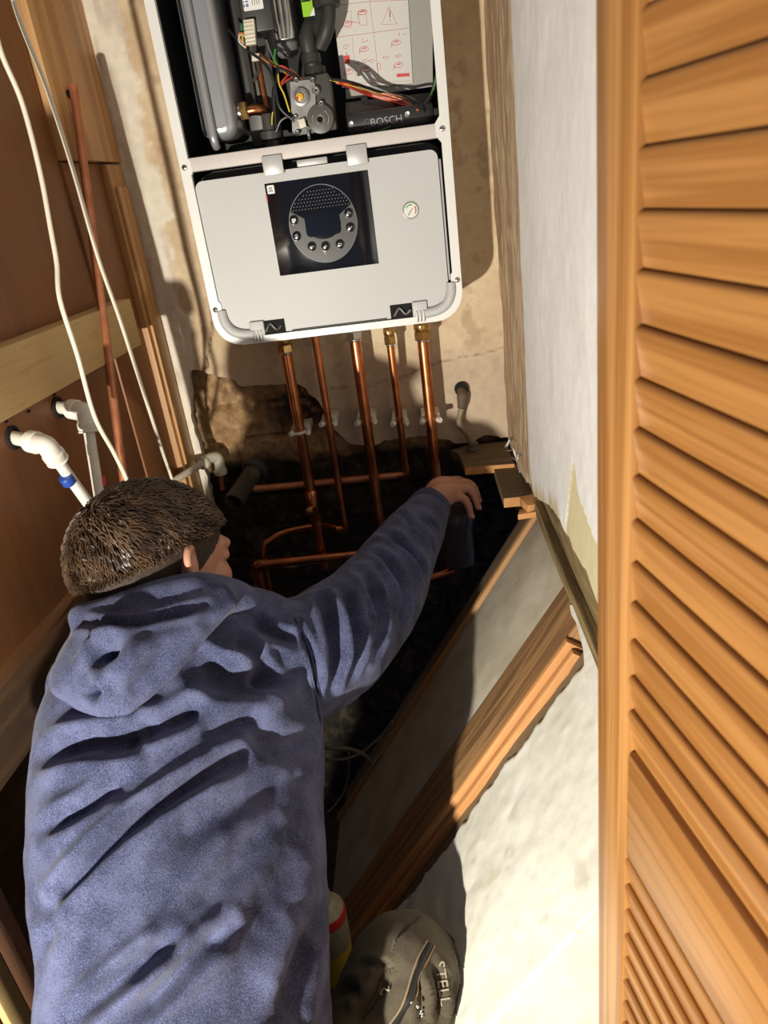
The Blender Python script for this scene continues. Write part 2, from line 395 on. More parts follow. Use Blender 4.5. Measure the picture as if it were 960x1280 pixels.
# ---- left wall: brown boards, pine posts, rail
TL = math.radians(2.4); nl = np.array([math.cos(TL), -math.sin(TL), 0]); kl = nl@np.array([-.542, 1.5, 0]); dl = np.array([math.sin(TL), math.cos(TL), 0])
def LW(y, z, off=0):                   # point on the left wall at depth y, height z, standing proud by off
    p = np.array([-.542, 1.5, 0])+dl*((y-1.5)/dl[1]); return np.array([p[0], p[1], z])+nl*off
def lbox(y0, y1, z0, z1, o0, o1, bev=.0015):
    a = LW(y0, z0, o0); b = LW(y1, z1, o1); c = (LW(y0, z0, o0)+LW(y1, z0, o0))/2+nl*(o1-o0)/2
    c[2] = (z0+z1)/2; return MB().obox(c, nl*(o1-o0)/2, dl*(y1-y0)/2/dl[1], (0, 0, (z1-z0)/2), bev)
wl = sroot('wall_left', (-.57, 1.0, 1.1))
obj('panel', lbox(.53, 1.283, 1.10, 2.35, -.02, 0), ply, wl)
obj('panel', lbox(1.285, 1.44, 1.10, 1.70, -.02, .004), ply, wl)
t1 = sroot('trim_1', (-.545, 1.45, 1.0))
obj('post', lbox(1.43, 1.497, .70, 1.698, -.02, .016), pine, t1)
obj('lip', lbox(1.442, 1.492, 1.0, 1.66, .016, .022), pine, t1)
obj('post', lbox(1.286, 1.499, 1.702, 2.35, -.02, .018), pine, t1)
obj('nail_hole', MB().lathe(LW(1.345, 1.80, .0165), nl, [(0, .007), (.002, .007)], 16), dark_hole, t1)
b_ = lbox(.55, 1.34, 1.39, 1.474, .001, .036, .003)
struct(obj('trim_2', b_, pine_y))
baseb = sroot('baseboard_left', (-.57, 1.0, 1.0))
obj('strip', lbox(.60, 1.44, 1.085, 1.105, -.01, .006), wood('brown_strip', (.20, .09, .035), (.27, .13, .05), 1, 50, 3), baseb)
obj('joist', lbox(.60, 1.44, .975, 1.083, -.03, .0), dark_w, baseb)
jb = sroot('trim_3', (-.6, .57, 0))
obj('post', MB().box((-.67, .562, 0), (-.577, .605, 1.09), .002), wood('pinkish_board', (.34, .17, .10), (.42, .23, .14), 2, 40, 3), jb)
obj('lip', MB().box((-.66, .528, 0), (-.573, .560, 1.12), .003), pine_y, jb)
obj('architrave', MB().box((-.74, .49, 0), (-.582, .526, 1.12), .002), louv_v, jb)
struct(obj('wall_left_recess', MB().box((-.82, .50, 0), (-.78, 1.6, 1.05)), dark_w))
# ---- floor and ceiling
struct(obj('floor', MB().box((-2.2, -1.8, -.05), (1.6, 1.6, 0)), mat('dusty_floor', (.035, .027, .02), .9, c2=(.06, .045, .03), scale=9, bump=.4)))
struct(obj('ceiling', MB().box((-.75, .50, 2.35), (.30, 1.6, 2.40)), mat('ceiling_white', (.7, .7, .68), .8)))
# ---- the sloping stair soffit to the right of the pit
SD = np.array([-.551, 0, -.834]); SD /= np.linalg.norm(SD); SN = np.array([-.834, 0, .551]); SN /= np.linalg.norm(SN)   # SN points up-left, to the pit
S0 = np.array([.168, 0, 1.078])
def SL(s, y, off=0): p = S0+SD*s+SN*off; return np.array([p[0], y, p[2]])
def sbox(s0, s1, y0, y1, o0, o1, bev=.0012):
    c = SL((s0+s1)/2, (y0+y1)/2, (o0+o1)/2); return MB().obox(c, SD*(s1-s0)/2, (0, (y1-y0)/2, 0), SN*(o1-o0)/2, bev)
st = sroot('wall_stair_soffit', (0, .8, .8))
obj('joist', sbox(-.02, .80, 1.136, 1.20, -.09, -.012), wood('dark_board', (.12, .085, .055), (.20, .145, .095), 0, 40, 3, rot=ROT), st)
obj('batten', sbox(-.01, .80, 1.112, 1.126, -.05, .003), wood('brown_batten', (.36, .19, .075), (.50, .28, .12), 0, 60, 4, .7, .6, rot=ROT), st)
obj('plasterboard', sbox(.0, .80, .870, 1.111, -.02, -.004), mat('grey_plasterboard', (.36, .31, .23), .85, c2=(.46, .42, .34), scale=16, bump=.3), st)
obj('joist', sbox(.0, .80, .772, .866, -.08, .006), pine_s, st)
obj('batten', sbox(.03, .72, .761, .771, -.03, .010), pine_o, st)
obj('batten', sbox(.035, .72, .749, .7595, -.03, .001), pine_o, st)
def col_sl(P):
    n = fbm(P, 10, 91); n2 = fbm(P, 40, 92)
    c = mixc(np.tile([.70, .69, .60], (len(P), 1)), (.77, .76, .68), sst(.4, .6, n))
    c = mixc(c, (.50, .44, .32), sst(.68, .78, n2)*.5)
    return mixc(c, (.16, .115, .065), sst(.722, .730, P[:, 1]+(n2-.5)*.03))
def h_sl(P):
    return (fbm(P, 8, 93)-.5)*.008+(fbm(P*np.array([1, 1, 1]), 45, 94)-.5)*.003-.006*sst(.722, .730, P[:, 1]+(fbm(P, 40, 92)-.5)*.03)
# u = SD, v=-y : SD x (0,-1,0)
a0 = SL(-.005, .749, -.004)
sheet('plaster_layer', a0, SD*.80, (0, -.286, 0), 170, 80, h_sl, col_sl, None, PAINT, parent=st, thick=.01)
def keep_f(P): return ((P-S0)@SN) < -.004+(fbm(P, 60, 97)-.5)*.006
sheet('plaster_face', (-.40, .464, 0), (.75, 0, 0), (0, 0, 1.12), 150, 220, lambda P: (fbm(P, 8, 95)-.5)*.006+(fbm(P, 45, 96)-.5)*.002, lambda P: mixc(np.tile([.66, .61, .50], (len(P), 1)), (.72, .67, .57), sst(.4, .6, fbm(P, 10, 98))), keep_f, PAINT, parent=st, thick=.006)
t4 = sroot('trim_4', (.18, 1.0, 1.1))
obj('beam', MB().box((.172, .47, 1.098), (.25, 1.13, 1.19), .003), plate_w, t4)
obj('lath', MB().box((.160, .47, 1.072), (.20, 1.115, 1.096), .003), plate_w, t4)
# ragged white plaster lip under the sole plate
kl_ = SN@(S0+SN*.008)
lp_ = [(712, 756), (717, 757), (727, 778), (738, 806), (756, 850), (764, 930), (750, 905), (741, 888), (737, 884), (735, 866), (731, 842), (729, 812), (724, 792), (720, 778), (714, 768)]
obj('plaster_lip', MB().prism([plane(a, b, SN, kl_) for a, b in lp_], -SN*.016), mat('white_plaster', (.76, .75, .68), .8, c2=(.68, .65, .56), bump=.4), st, False)

# ---- floorboard remnants at the back right
def fboard(name, label, x0, x1, y0, y1, z, th, jag=0.0):
    t = thing(name, label, 'board', ((x0+x1)/2, (y0+y1)/2, z-th))
    P = [(x0, y0+.004, z), (x0+(x1-x0)*.55, y0, z), (x1, y0-.004, z), (x1, y1, z), (x0+jag*.7, y1, z), (x0-jag, y1-.02, z), (x0-jag*.3, y1-.045, z)] if jag else [(x0, y0, z), (x1, y0, z), (x1, y1, z), (x0, y1, z)]
    obj('board', MB().prism(P, (0, 0, -th)), old_b, t, False)
    obj('sawn_edge', MB().prism([(x0, y0-.0015+(.004 if jag else 0), z-.0006), (x1, y0-.0015-(.004 if jag else 0), z-.0006), (x1, y0+.001, z-.0006), (x0, y0+.004, z-.0006)], (0, 0, -(th-.001))), pine_o, t, False)
    return t
fboard('floorboard', 'sawn floorboard stub with pale cut edge below the wall pipe stub', .062, .160, 1.362, 1.495, 1.07, .017, .022)
fboard('floorboard', 'short floorboard stub nearer the camera, beside the plaster wall foot', .120, .175, 1.212, 1.375, 1.062, .019)
# joist block under the board ends
bl = thing('wood_block', 'broken orange wood splinter at the top of the sole plate', 'wood', (.15, 1.11, 1.07))
obj('block', MB().obox((.158, 1.125, 1.085), (.014, .004, 0), (-.004, .02, 0), (0, 0, .008), .001).obox((.150, 1.108, 1.076), (.016, -.004, .003), (.003, .010, 0), (0, 0, .005), .001), pine_o, bl)

# ---- louvred door, ajar on the right
DA = math.radians(11.3)
dr = sroot('door_1', (.108, .459, .30)); dr.rotation_euler = (0, 0, -(PI/2-DA))   # local x runs along the door towards the camera
def dobj(name, mb, m):
    me = bpy.data.meshes.new(name); me.from_pydata(mb.v, [], mb.f); fin(me)
    o = bpy.data.objects.new(name, me); COL.objects.link(o); me.materials.append(m); o.parent = dr; me.shade_smooth(); me.set_sharp_from_angle(angle=math.radians(35)); return o
# local axes: x = along door, y = away from the room's left side (into the door thickness when +), z up.
# local -y must face left (-x world): world = Rz(-(90-a)) * local ; check sign below
DT = .028
Rm = Matrix.Rotation(-(PI/2-DA), 3, 'Z'); side = 1 if (Rm @ Vector((0, 1, 0))).x > 0 else -1
def dz(z): return z-.30
dobj('stile', MB().box((0, 0, dz(.32)), (.047, side*DT, dz(2.06)), .003), louv_v)
dobj('stile', MB().box((.36, 0, dz(.32)), (.407, side*DT, dz(2.06)), .003), louv_v)
dobj('rail', MB().box((.0472, side*.001, dz(1.101)), (.3598, side*(DT-.001), dz(1.206)), .004), louv)
dobj('rail', MB().box((.0472, side*.001, dz(.32)), (.3598, side*(DT-.001), dz(.42)), .004), louv)
dobj('rail', MB().box((.0472, side*.001, dz(1.98)), (.3598, side*(DT-.001), dz(2.06)), .004), louv)
def slat_mesh():
    n = 5; prof = []
    th = .0062
    ax = np.array([.0, 0]); 
    # cross-section from proud top edge (y=.002,z=+.017) to recessed bottom (y=.022,z=-.021)
    a = np.array([.0050, .0145]); b = np.array([.0108, -.0205]); d = b-a; L_ = np.linalg.norm(d); d /= L_; nn = np.array([-d[1], d[0]])
    nn = nn if nn[0] < 0 else -nn
    c = []
    for k in range(9):
        t = PI*k/8; c.append(a+nn*th/2*math.cos(t)-d*th/2*math.sin(t))
    for k in range(9):
        t = PI*k/8; c.append(b-nn*th/2*math.cos(t)+d*th/2*math.sin(t))
    V = [(.0, side*q[0], q[1]) for q in c]+[(.3126, side*q[0], q[1]) for q in c]; m = len(c)
    mb = MB().add(V, [tuple(range(m)), tuple(range(2*m-1, m-1, -1))]+[(i, i+m, (i+1) % m+m, (i+1) % m) for i in range(m)])
    me = bpy.data.meshes.new('slat'); me.from_pydata(mb.v, [], mb.f); fin(me); me.materials.append(louv); me.shade_smooth(); me.set_sharp_from_angle(angle=math.radians(45)); return me
sm_ = slat_mesh()
zs = [1.243-.017+k*.0299 for k in range(25)]+[1.096-.017-k*.0299 for k in range(22)]
for z in zs:
    o = bpy.data.objects.new('slat', sm_); COL.objects.link(o); o.parent = dr; o.location = (.0472, 0, dz(z)); 

# ================================================================== BOILER
BX0, BX1, BY, BZ0, BZ1 = -.362, .080, 1.300, 1.374, 2.09
boil = thing('wall_boiler', 'open white wall-hung gas boiler with exposed inside and grey control panel', 'boiler', ((BX0+BX1)/2, 1.49, BZ0))
wht = mat('white_enamel', (.80, .80, .78), .35, c2=(.76, .76, .74), scale=8)
gry = mat('grey_panel_plastic', (.52, .525, .52), .5, c2=(.50, .505, .50), scale=5)
gry_m = mat('grey_metal', (.50, .49, .48), .45, .3)
blk_i = mat('inner_black', (.012, .012, .013), .45)
def P(px, py, y): return Y(px, py, y)
# outer shell: sides, top, bottom
o_ = rrect(BX0, BX1, BZ0, BZ1, .048, BY); i_ = rrect(BX0+.004, BX1-.004, BZ0+.004, BZ1-.004, .044, BY)
obj('casing', MB().ring([(a, BY+.010, c) for a, _, c in o_], [(a, BY+.010, c) for a, _, c in i_], (0, .185, 0)), wht, boil)
obj('inner_liner', MB().ring([(a, BY+.012, c) for a, _, c in rrect(BX0+.0045, BX1-.0045, BZ0+.0045, BZ1-.0045, .043, 0)], [(a, BY+.012, c) for a, _, c in rrect(BX0+.008, BX1-.008, BZ0+.008, BZ1-.008, .040, 0)], (0, .172, 0)), blk_i, boil)
obj('back_plate', MB().prism([(a, 1.484, c) for a, _, c in rrect(BX0+.003, BX1-.003, BZ0+.003, BZ1-.003, .045, 0)], (0, .008, 0)), blk_i, boil)
# front rim with two openings (built as upper ring, lower ring, tied by the cross bar)
zb0, zb1 = 1.660, 1.681
obj('front_rim', MB().ring(rrect(BX0, BX1, BZ0, BZ1, .048, BY), rrect(BX0+.016, BX1-.015, BZ0+.012, BZ1-.02, .040, BY), (0, .010, 0)), wht, boil, angle=30)
cb = MB().box((BX0+.014, BY+.001, zb0), (BX1-.013, BY+.020, zb1), .002); obj('cross_bar', cb, mat('grey_bar', (.62, .58, .56), .5), boil)
# gusset corners where screws sit
for (cx, cz) in ((-.354, 1.668), (.068, 1.672), (-.353, 1.440), (.073, 1.440)):
    sx = 1 if cx < -.1 else -1
    obj('gusset', MB().prism([(cx-sx*.004, BY+.0005, cz+.028), (cx+sx*.011, BY+.0005, cz+.009), (cx+sx*.011, BY+.0005, cz-.009), (cx-sx*.004, BY+.0005, cz-.028)], (0, .008, 0)), wht, boil)
for (cx, cz) in ((-.354, 1.668), (.068, 1.672), (-.353, 1.440), (.073, 1.440)):
    s_ = obj('screw', MB().lathe((cx, BY+.0005, cz), (0, -1, 0), [(0, .0048), (.0015, .0046), (.0025, .003)], 16), chrome, boil)
    obj('screw_slot', MB().box((cx-.003, BY-.0028, cz-.0006), (cx+.003, BY-.0018, cz+.0006)).box((cx-.0006, BY-.0028, cz-.003), (cx+.0006, BY-.0018, cz+.003)), dark_hole, s_)
# lower black tray behind the panel
obj('lower_tray', MB().prism([(a, 1.340, c) for a, _, c in rrect(BX0+.006, BX1-.006, BZ0+.006, zb0-.002, .04, 0)], (0, .006, 0)), blk_i, boil)
# control panel
cp = obj('control_panel', MB().prism(rrect(-.345, .057, 1.3880, 1.645, .013, 1.304), (0, .022, 0)), gry, boil, angle=30)
# cut-outs at the corners read as dark insets with latch parts
obj('panel_side_lip', MB().box((-.351, 1.309, 1.43), (-.3462, 1.322, 1.63), .001), mat('lip_grey', (.42, .42, .43), .5), cp); obj('panel_side_lip', MB().box((.0582, 1.309, 1.44), (.062, 1.322, 1.63), .001), MATS['lip_grey'], cp)
for x0, x1, z0, z1 in ((-.2325, -.2317, 1.412, 1.643), (-.0565, -.0557, 1.425, 1.645)):
    obj('seam', MB().box((x0, 1.3055, z0), (x1, 1.3065, z1)), mat('seam_dark', (.2, .2, .2), .8), cp)
obj('display_glass', MB().box((-.230, 1.3035, 1.482), (-.0575, 1.3065, 1.6285), .0008), mat('black_glass', (.006, .007, .010), .08, coat=.6), cp)
dg_ = [o for o in boil.children_recursive if o.name.startswith('display_glass')][0]
cc = P(404, 280, 1.3034)
obj('dial_ring', MB().ring([(cc[0]+.0575*math.cos(2*PI*k/48), 1.3028, cc[2]+.0615*math.sin(2*PI*k/48)) for k in range(48)], [(cc[0]+.0565*math.cos(2*PI*k/48), 1.3028, cc[2]+.0605*math.sin(2*PI*k/48)) for k in range(48)], (0, .001, 0)), mat('ring_grey', (.16, .16, .17), .3), cp)
# satin C-shaped surround under the screen
ar = []; ai = []
for k in range(37):
    t = math.radians(155+k/36*230)
    ar.append((cc[0]+.0565*math.cos(t), 1.3026, cc[2]+.0600*math.sin(t)))
    ai.append((cc[0]+.030*math.cos(t), 1.3026, cc[2]+.0235*math.sin(t)))
mb = MB(); V = ar+ai; n = 37
mb.add([(*v,) for v in V]+[(v[0], v[1]+.001, v[2]) for v in V], [(i, i+1, n+i+1, n+i) for i in range(n-1)]+[(i, 2*n+i, 2*n+i+1, i+1) for i in range(n-1)]+[(n+i, n+i+1, 3*n+i+1, 3*n+i) for i in range(n-1)])
obj('button_surround', mb, mat('satin_grey', (.10, .098, .098), .22, coat=.5), cp)
sc0 = P(381, 285, 1.30); sc1 = P(424, 279, 1.30)
obj('screen', MB().prism(rrect(cc[0]-.030, cc[0]+.029, cc[2]-.018, cc[2]+.019, .007, 1.3018), (0, .0018, 0)), mat('screen_black', (.004, .006, .014), .12), cp)
legend = mat('print_white', (.7, .7, .7), .6)
for (bx, by, ch) in ((367.5, 275, 'm'), (371, 295, 'r'), (390, 308, 'eco'), (407, 307.5, 'ok'), (425, 305, '<'), (436, 266, '^'), (438, 284, 'v')):
    q = P(bx, by, 1.302)
    bt = obj('button', MB().lathe((q[0], 1.3026, q[2]), (0, -1, 0), [(0, .0078), (.002, .0074), (.0026, .006)], 20), mat('button_black', (.01, .01, .011), .15, coat=.5), cp)
    if ch in '^v':
        s_ = 1 if ch == '^' else -1
        obj('button_mark', MB().tube([(q[0]-.003, 1.2996, q[2]-.0015*s_), (q[0], 1.2996, q[2]+.002*s_), (q[0]+.003, 1.2996, q[2]-.0015*s_)], .0006, 6), legend, bt)
    elif ch == '<':
        obj('button_mark', MB().tube([(q[0]-.001, 1.2996, q[2]+.003), (q[0]-.003, 1.2996, q[2]+.001), (q[0]+.002, 1.2996, q[2]+.001), (q[0]+.003, 1.2996, q[2]-.001), (q[0], 1.2996, q[2]-.003)], .0006, 6), legend, bt)
    elif ch == 'm':
        obj('button_mark', MB().box((q[0]-.0032, 1.2992, q[2]-.0022), (q[0]-.0012, 1.2998, q[2]+.0022)).box((q[0]-.0008, 1.2992, q[2]-.0022), (q[0]+.0010, 1.2998, q[2]+.0022)).box((q[0]+.0014, 1.2992, q[2]-.0022), (q[0]+.0032, 1.2998, q[2]+.0022)), legend, bt)
    elif ch == 'r':
        obj('button_mark', MB().tube([(q[0]-.003, 1.2996, q[2]+.001), (q[0]+.001, 1.2996, q[2]+.0025), (q[0]+.001, 1.2996, q[2]), (q[0]+.001, 1.2996, q[2]-.003)], .0007, 6), legend, bt)
    else: text('button_mark', ch, legend, (q[0], 1.2997, q[2]), .005, bt)
dots = MB()
for r_ in range(6):
    z = cc[2]+.026+r_*.0052; half = int(round((.046 if r_ < 2 else .046-.006*(r_-1))/.0052))
    for k in range(-half, half+1):
        x = cc[0]+(k+.5*(r_ % 2))*.0052
        dots.box((x-.0007, 1.3028, z-.0007), (x+.0007, 1.3036, z+.0007))
d_ = obj('speaker_dots', dots, mat('dot_grey', (.14, .14, .15), .5), cp); d_['kind'] = 'stuff'
mb = MB().tube([(cc[0]-.004, 1.3015, cc[2]-.0405), (cc[0]-.004, 1.3015, cc[2]-.048)], .0008, 6).tube([(cc[0]-.007, 1.3015, cc[2]-.043), (cc[0]-.001, 1.3015, cc[2]-.043)], .0008, 6)
obj('dial_mark', mb, legend, cp)
q = P(338.5, 237, 1.303); ls = obj('label_sticker', MB().prism(rrect(q[0]-.006, q[0]+.006, q[2]-.0065, q[2]+.0065, .0015, 1.3025), (0, .0009, 0)), mat('sticker_white', (.8, .8, .8), .6), cp)
text('label_print', '55', dark_hole, (q[0], 1.3023, q[2]), .008, ls, ux=(0, 0, 1), uz=(-1, 0, 0))
obj('red_tab', MB().box((-.2305, 1.3028, 1.6), (-.2285, 1.3033, 1.612)), red_t, cp)
q = P(513.5, 263, 1.304)
gg = obj('pressure_gauge', MB().lathe((q[0], 1.306, q[2]), (0, -1, 0), [(0, .0145), (.003, .0140), (.0035, .0125), (.0025, .0115)], 32), mat('gauge_rim', (.45, .46, .42), .3, .5), boil)
obj('gauge_face', MB().lathe((q[0], 1.3035, q[2]), (0, -1, 0), [(0, .0114), (.0006, .0114)], 32), mat('gauge_white', (.72, .72, .68), .5), gg)
def arc(cx, cz, r, a0, a1, y, rr, n=10): return MB().tube([(cx+r*math.cos(math.radians(a0+(a1-a0)*k/n)), y, cz+r*math.sin(math.radians(a0+(a1-a0)*k/n))) for k in range(n+1)], rr, 6)
obj('gauge_green', arc(q[0], q[2], .0085, 150, 70, 1.3027, .0009), mat('green_print', (.03, .35, .06), .5), gg)
obj('gauge_red', arc(q[0], q[2], .0085, 40, -40, 1.3027, .0009), red_t, gg)
obj('gauge_needle', MB().tube([(q[0]-.005, 1.3022, q[2]-.007), (q[0]+.003, 1.3022, q[2]+.003)], [.0006, .0004], 6), dark_hole, gg)
for (bx, by) in ((302, 228), (345, 221), (442, 207), (487, 200.5), (378, 405), (465, 394)):
    q = P(bx, by, 1.305); obj('slot', MB().box((q[0]-.0075, 1.3052, q[2]-.0018), (q[0]+.0075, 1.3064, q[2]+.0018)), dark_hole, cp)
for (bx, by) in ((341, 206), (446, 193)):
    q = P(bx, by, 1.298); obj('hinge_tab', MB().box((q[0]-.0165, 1.296, q[2]-.015), (q[0]+.0165, 1.300, q[2]+.014), .001), mat('tab_grey', (.50, .50, .50), .4, .2), boil)
q = P(390, 203, 1.30); obj('bar_clip', MB().box((q[0]-.025, 1.300, q[2]-.004), (q[0]+.025, 1.312, q[2]+.006), .0015), gry_m, boil)
# bottom corner handles and latches
for sx, cx in ((1, BX0), (-1, BX1)):
    x_in = cx+sx*.016
    r0 = .034
    pts = [(x_in+sx*.002, 1.303, 1.436), (x_in+sx*.004, 1.300, 1.418), (x_in+sx*.013, 1.299, 1.402), (x_in+sx*.030, 1.299, 1.393), (x_in+sx*.052, 1.300, 1.390)]
    obj('corner_handle', MB().tube(pts, .0085, 12, smooth=5), gry, boil)
    xx = x_in+sx*.060
    lt = obj('latch', MB().box((xx-.013, 1.297, 1.386), (xx+.013, 1.309, 1.412), .002), gry, boil)
    for k in (-1, 0, 1): obj('latch_rib', MB().box((xx+k*.006-.0012, 1.2945, 1.377), (xx+k*.006+.0012, 1.299, 1.397), .0006), gry_m, lt)
    xx = x_in+sx*.090
    obj('latch_pocket', MB().box((xx-.022, 1.3035, 1.385), (xx+.020, 1.3055, 1.411), .001), dark_hole, boil)
    obj('latch_spring', MB().tube([(xx-.016, 1.300, 1.392), (xx-.006, 1.299, 1.404), (xx+.004, 1.300, 1.393), (xx+.014, 1.300, 1.400)], .0022, 8, smooth=4), chrome, boil)
obj('bottom_slot', MB().box((-.225, 1.3032, 1.3884), (-.055, 1.3042, 1.3900)), dark_hole, boil)
# --- upper cavity contents
vm_ = mat('vessel_grey', (.42, .43, .46), .28, .55, (.46, .47, .50), 6)
v_ = obj('expansion_vessel', MB().prism([(a, 1.322, c) for a, _, c in rrect(-.322, -.262, 1.702, 2.05, .022, 0)], (0, .145, 0)), vm_, boil)
m_ = v_.modifiers.new('b', 'BEVEL'); m_.width = .016; m_.segments = 4; m_.limit_method = 'ANGLE'; m_.angle_limit = math.radians(50)
obj('vessel_seam', MB().tube([(-.302, 1.318, 2.04), (-.302, 1.316, 1.75), (-.301, 1.316, 1.703), (-.301, 1.325, 1.693)], .0068, 12, smooth=4), vm_, v_)
obj('vessel_seam', MB().tube([(-.315, 1.322, 2.04), (-.315, 1.322, 1.71)], .002, 8), dark_hole, v_)
dk = mat('duct_dark_grey', (.055, .052, .05), .4)
obj('side_plate', MB().box((-.255, 1.40, 1.69), (-.20, 1.412, 2.05), .003).tube([(-.238, 1.392, 2.0), (-.238, 1.392, 1.75)], .004, 8).tube([(-.222, 1.392, 2.0), (-.222, 1.392, 1.80), (-.234, 1.392, 1.786)], .003, 8), dk, boil)
q0 = P(300, 140, 1.36); q1 = P(314, 139, 1.36)
obj('washer', MB().lathe(P(296, 141, 1.36), (1, 0, .05), [(0, .006), (.004, .013), (.008, .013), (.010, .008)], 16), chrome, boil)
obj('brass_nut', MB().lathe(q0, (1, 0, .05), [(0, .0135), (.002, .0145), (.012, .0145), (.014, .0125)], 6), brass, boil, angle=25)
obj('copper_elbow', MB().tube([P(308, 139, 1.36), P(320, 137, 1.36), P(332, 140, 1.37), P(338, 150, 1.39)], .0085, 14, smooth=5), copper, boil)
obj('copper_riser', MB().tube([P(322, 78, 1.40), P(327, 105, 1.40), P(333, 135, 1.40)], .006, 12, smooth=4), copper, boil)
q = P(340, 172, 1.36); obj('drain_trap', MB().lathe((q[0], 1.36, q[2]-.025), (0, 0, 1), [(0, .014), (.02, .014), (.022, .019), (.034, .019), (.036, .013), (.06, .012)], 20), dk, boil)
# ignition box, label, connector
a = P(292, -30, 1.33); b = P(343, 36, 1.33)
ib = obj('ignition_box', MB().box((a[0], 1.335, b[2]), (b[0], 1.39, 1.95), .003), mat('box_black', (.03, .028, .027), .45), boil)
q = P(315.5, 0, 1.334); lb = obj('box_label', MB().prism(rrect(q[0]-.0155, q[0]+.0155, q[2]-.013, q[2]+.020, .002, 1.3338), (0, .001, 0)), MATS['sticker_white'], ib)
q = P(307.5, 6, 1.334)
mb = MB()
for i in range(4):
    for j in range(5):
        if (i*3+j*2+i*j) % 3: mb.box((q[0]-.004+i*.002, 1.3332, q[2]-.005+j*.002), (q[0]-.0024+i*.002, 1.3337, q[2]-.0034+j*.002))
obj('label_code', mb, mat('print_blue', (.03, .05, .35), .5), lb)
q = P(320, 3, 1.334); mb = MB()
for k in range(4): mb.box((q[0]-.006+k*.0035, 1.3332, q[2]-.003), (q[0]-.0053+k*.0035, 1.3337, q[2]+.005-.001*(k % 2)))
obj('label_print', mb, mat('print_brown', (.2, .1, .05), .6), lb)
q = P(312, 40, 1.325)
cn = obj('plug_connector', MB().obox((q[0], 1.33, q[2]), (.0085, 0, 0), (0, .006, 0), (.0015, 0, .0165), .001), mat('ivory_plastic', (.72, .68, .55), .5), boil)
mb = MB()
for k in range(6): mb.box((q[0]-.0085+k*.0003, 1.3232, q[2]-.014+k*.0052), (q[0]+.007, 1.3242, q[2]-.0128+k*.0052))
obj('plug_ribs', mb, mat('ivory_dark', (.42, .38, .28), .6), cn)
q = P(302, 36, 1.33); obj('terminal_block', MB().box((q[0]-.003, 1.332, q[2]-.008), (q[0]+.003, 1.345, q[2]+.008), .001), mat('terminal_green', (.03, .12, .05), .5), boil)
q = P(320, 72, 1.37); obj('small_plug', MB().obox((q[0], 1.37, q[2]), (.006, 0, 0), (0, .006, 0), (.001, 0, .005), .001), MATS['ivory_plastic'], boil)
# flue duct (ribbed silver) with grey cap
alu = mat('cast_aluminium', (.55, .55, .53), .35, .9, (.4, .4, .39), 30)
a = P(357, 55, 1.40)
obj('heat_exchanger', MB().box((a[0]-.020, 1.37, a[2]), (a[0]+.020, 1.45, 2.05), .006), alu, boil)
for k in range(4): obj('casting_rib', MB().tube([(a[0]-.014+k*.0095, 1.366, 2.04), (a[0]-.013+k*.0085, 1.366, a[2]+.03), (a[0]-.009+k*.006, 1.369, a[2]+.002)], .0038, 8), alu, [o for o in boil.children if o.name.startswith('heat_exchanger')][0])
obj('exchanger_foot', MB().lathe((a[0], 1.41, a[2]-.018), (0, 0, 1), [(0, .012), (.004, .017), (.016, .020), (.022, .020)], 20), mat('cap_grey', (.20, .20, .21), .4), boil)
q = P(384, 3, 1.36); eg = obj('energy_tag', MB().prism(rrect(q[0]-.0085, q[0]+.0085, q[2]-.020, q[2]+.05, .001, 1.352), (0, .001, 0)), mat('lime_tag', (.30, .62, .02), .6), boil)
text('tag_print', 'E', dark_hole, (q[0], 1.3515, q[2]+.003), .020, eg, ux=(0, 0, 1), uz=(-1, 0, 0))
obj('tag_corner', MB().prism([(q[0]+.002, 1.3512, q[2]-.020), (q[0]+.010, 1.3512, q[2]-.020), (q[0]+.010, 1.3512, q[2]-.009)], (0, .0006, 0)), MATS['sticker_white'], eg)
# black hoses
hose = mat('black_rubber', (.028, .027, .026), .5, c2=(.04, .038, .036), scale=30)
hs = obj('hose', MB().tube([P(410, -30, 1.36), P(411, 15, 1.36), P(408, 38, 1.36), P(400, 58, 1.37)], .0115, 18, smooth=5), hose, boil)
obj('hose_collar', MB().lathe(P(408, -4, 1.36), (0, 0, -1), [(-.04, .021), (.012, .021), (.014, .019)], 24), hose, hs)
hs = obj('hose', MB().tube([P(388, 25, 1.37), P(384, 45, 1.36), P(386, 62, 1.36), P(390, 76, 1.365), P(392, 92, 1.37)], [.009, .0125, .012, .013, .015], 18, smooth=5), hose, boil)
obj('hose_collar', MB().lathe(P(388, 68, 1.362), (0, 0, -1), [(0, .0155), (.012, .016), (.014, .014)], 24), hose, hs)
obj('hose_collar', MB().lathe(P(393, 84, 1.37), (0, 0, -1), [(0, .017), (.016, .019), (.018, .019)], 24), hose, hs)
# gas valve
q = P(391, 133, 1.36); gc = np.array([q[0], 1.365, q[2]])
ra = math.radians(2); ux = np.array([math.cos(ra), 0, math.sin(ra)]); uz = np.array([-math.sin(ra), 0, math.cos(ra)])
die = mat('die_cast_grey', (.36, .35, .34), .42, .55, (.24, .235, .23), 50)
gv = obj('gas_valve', MB().obox(gc, ux*.035, (0, .025, 0), uz*.041, .003), mat('valve_dark', (.07, .066, .064), .45), boil)
gf = 1.365-.025
def G(px, py, off=0): p = P(px, py, gf); return np.array([p[0], gf-off, p[2]])
obj('valve_plate', MB().prism([G(363, 103), G(386, 100), G(394, 104), G(395, 132), G(386, 140), G(384, 150), G(370, 168), G(366, 165)], (0, -.005, 0)), die, gv)
obj('regulator_dome', MB().lathe(G(377, 122, .005), (0, -1, 0), [(0, .0135), (.006, .0130), (.007, .0095), (.004, .0085)], 24), die, gv)
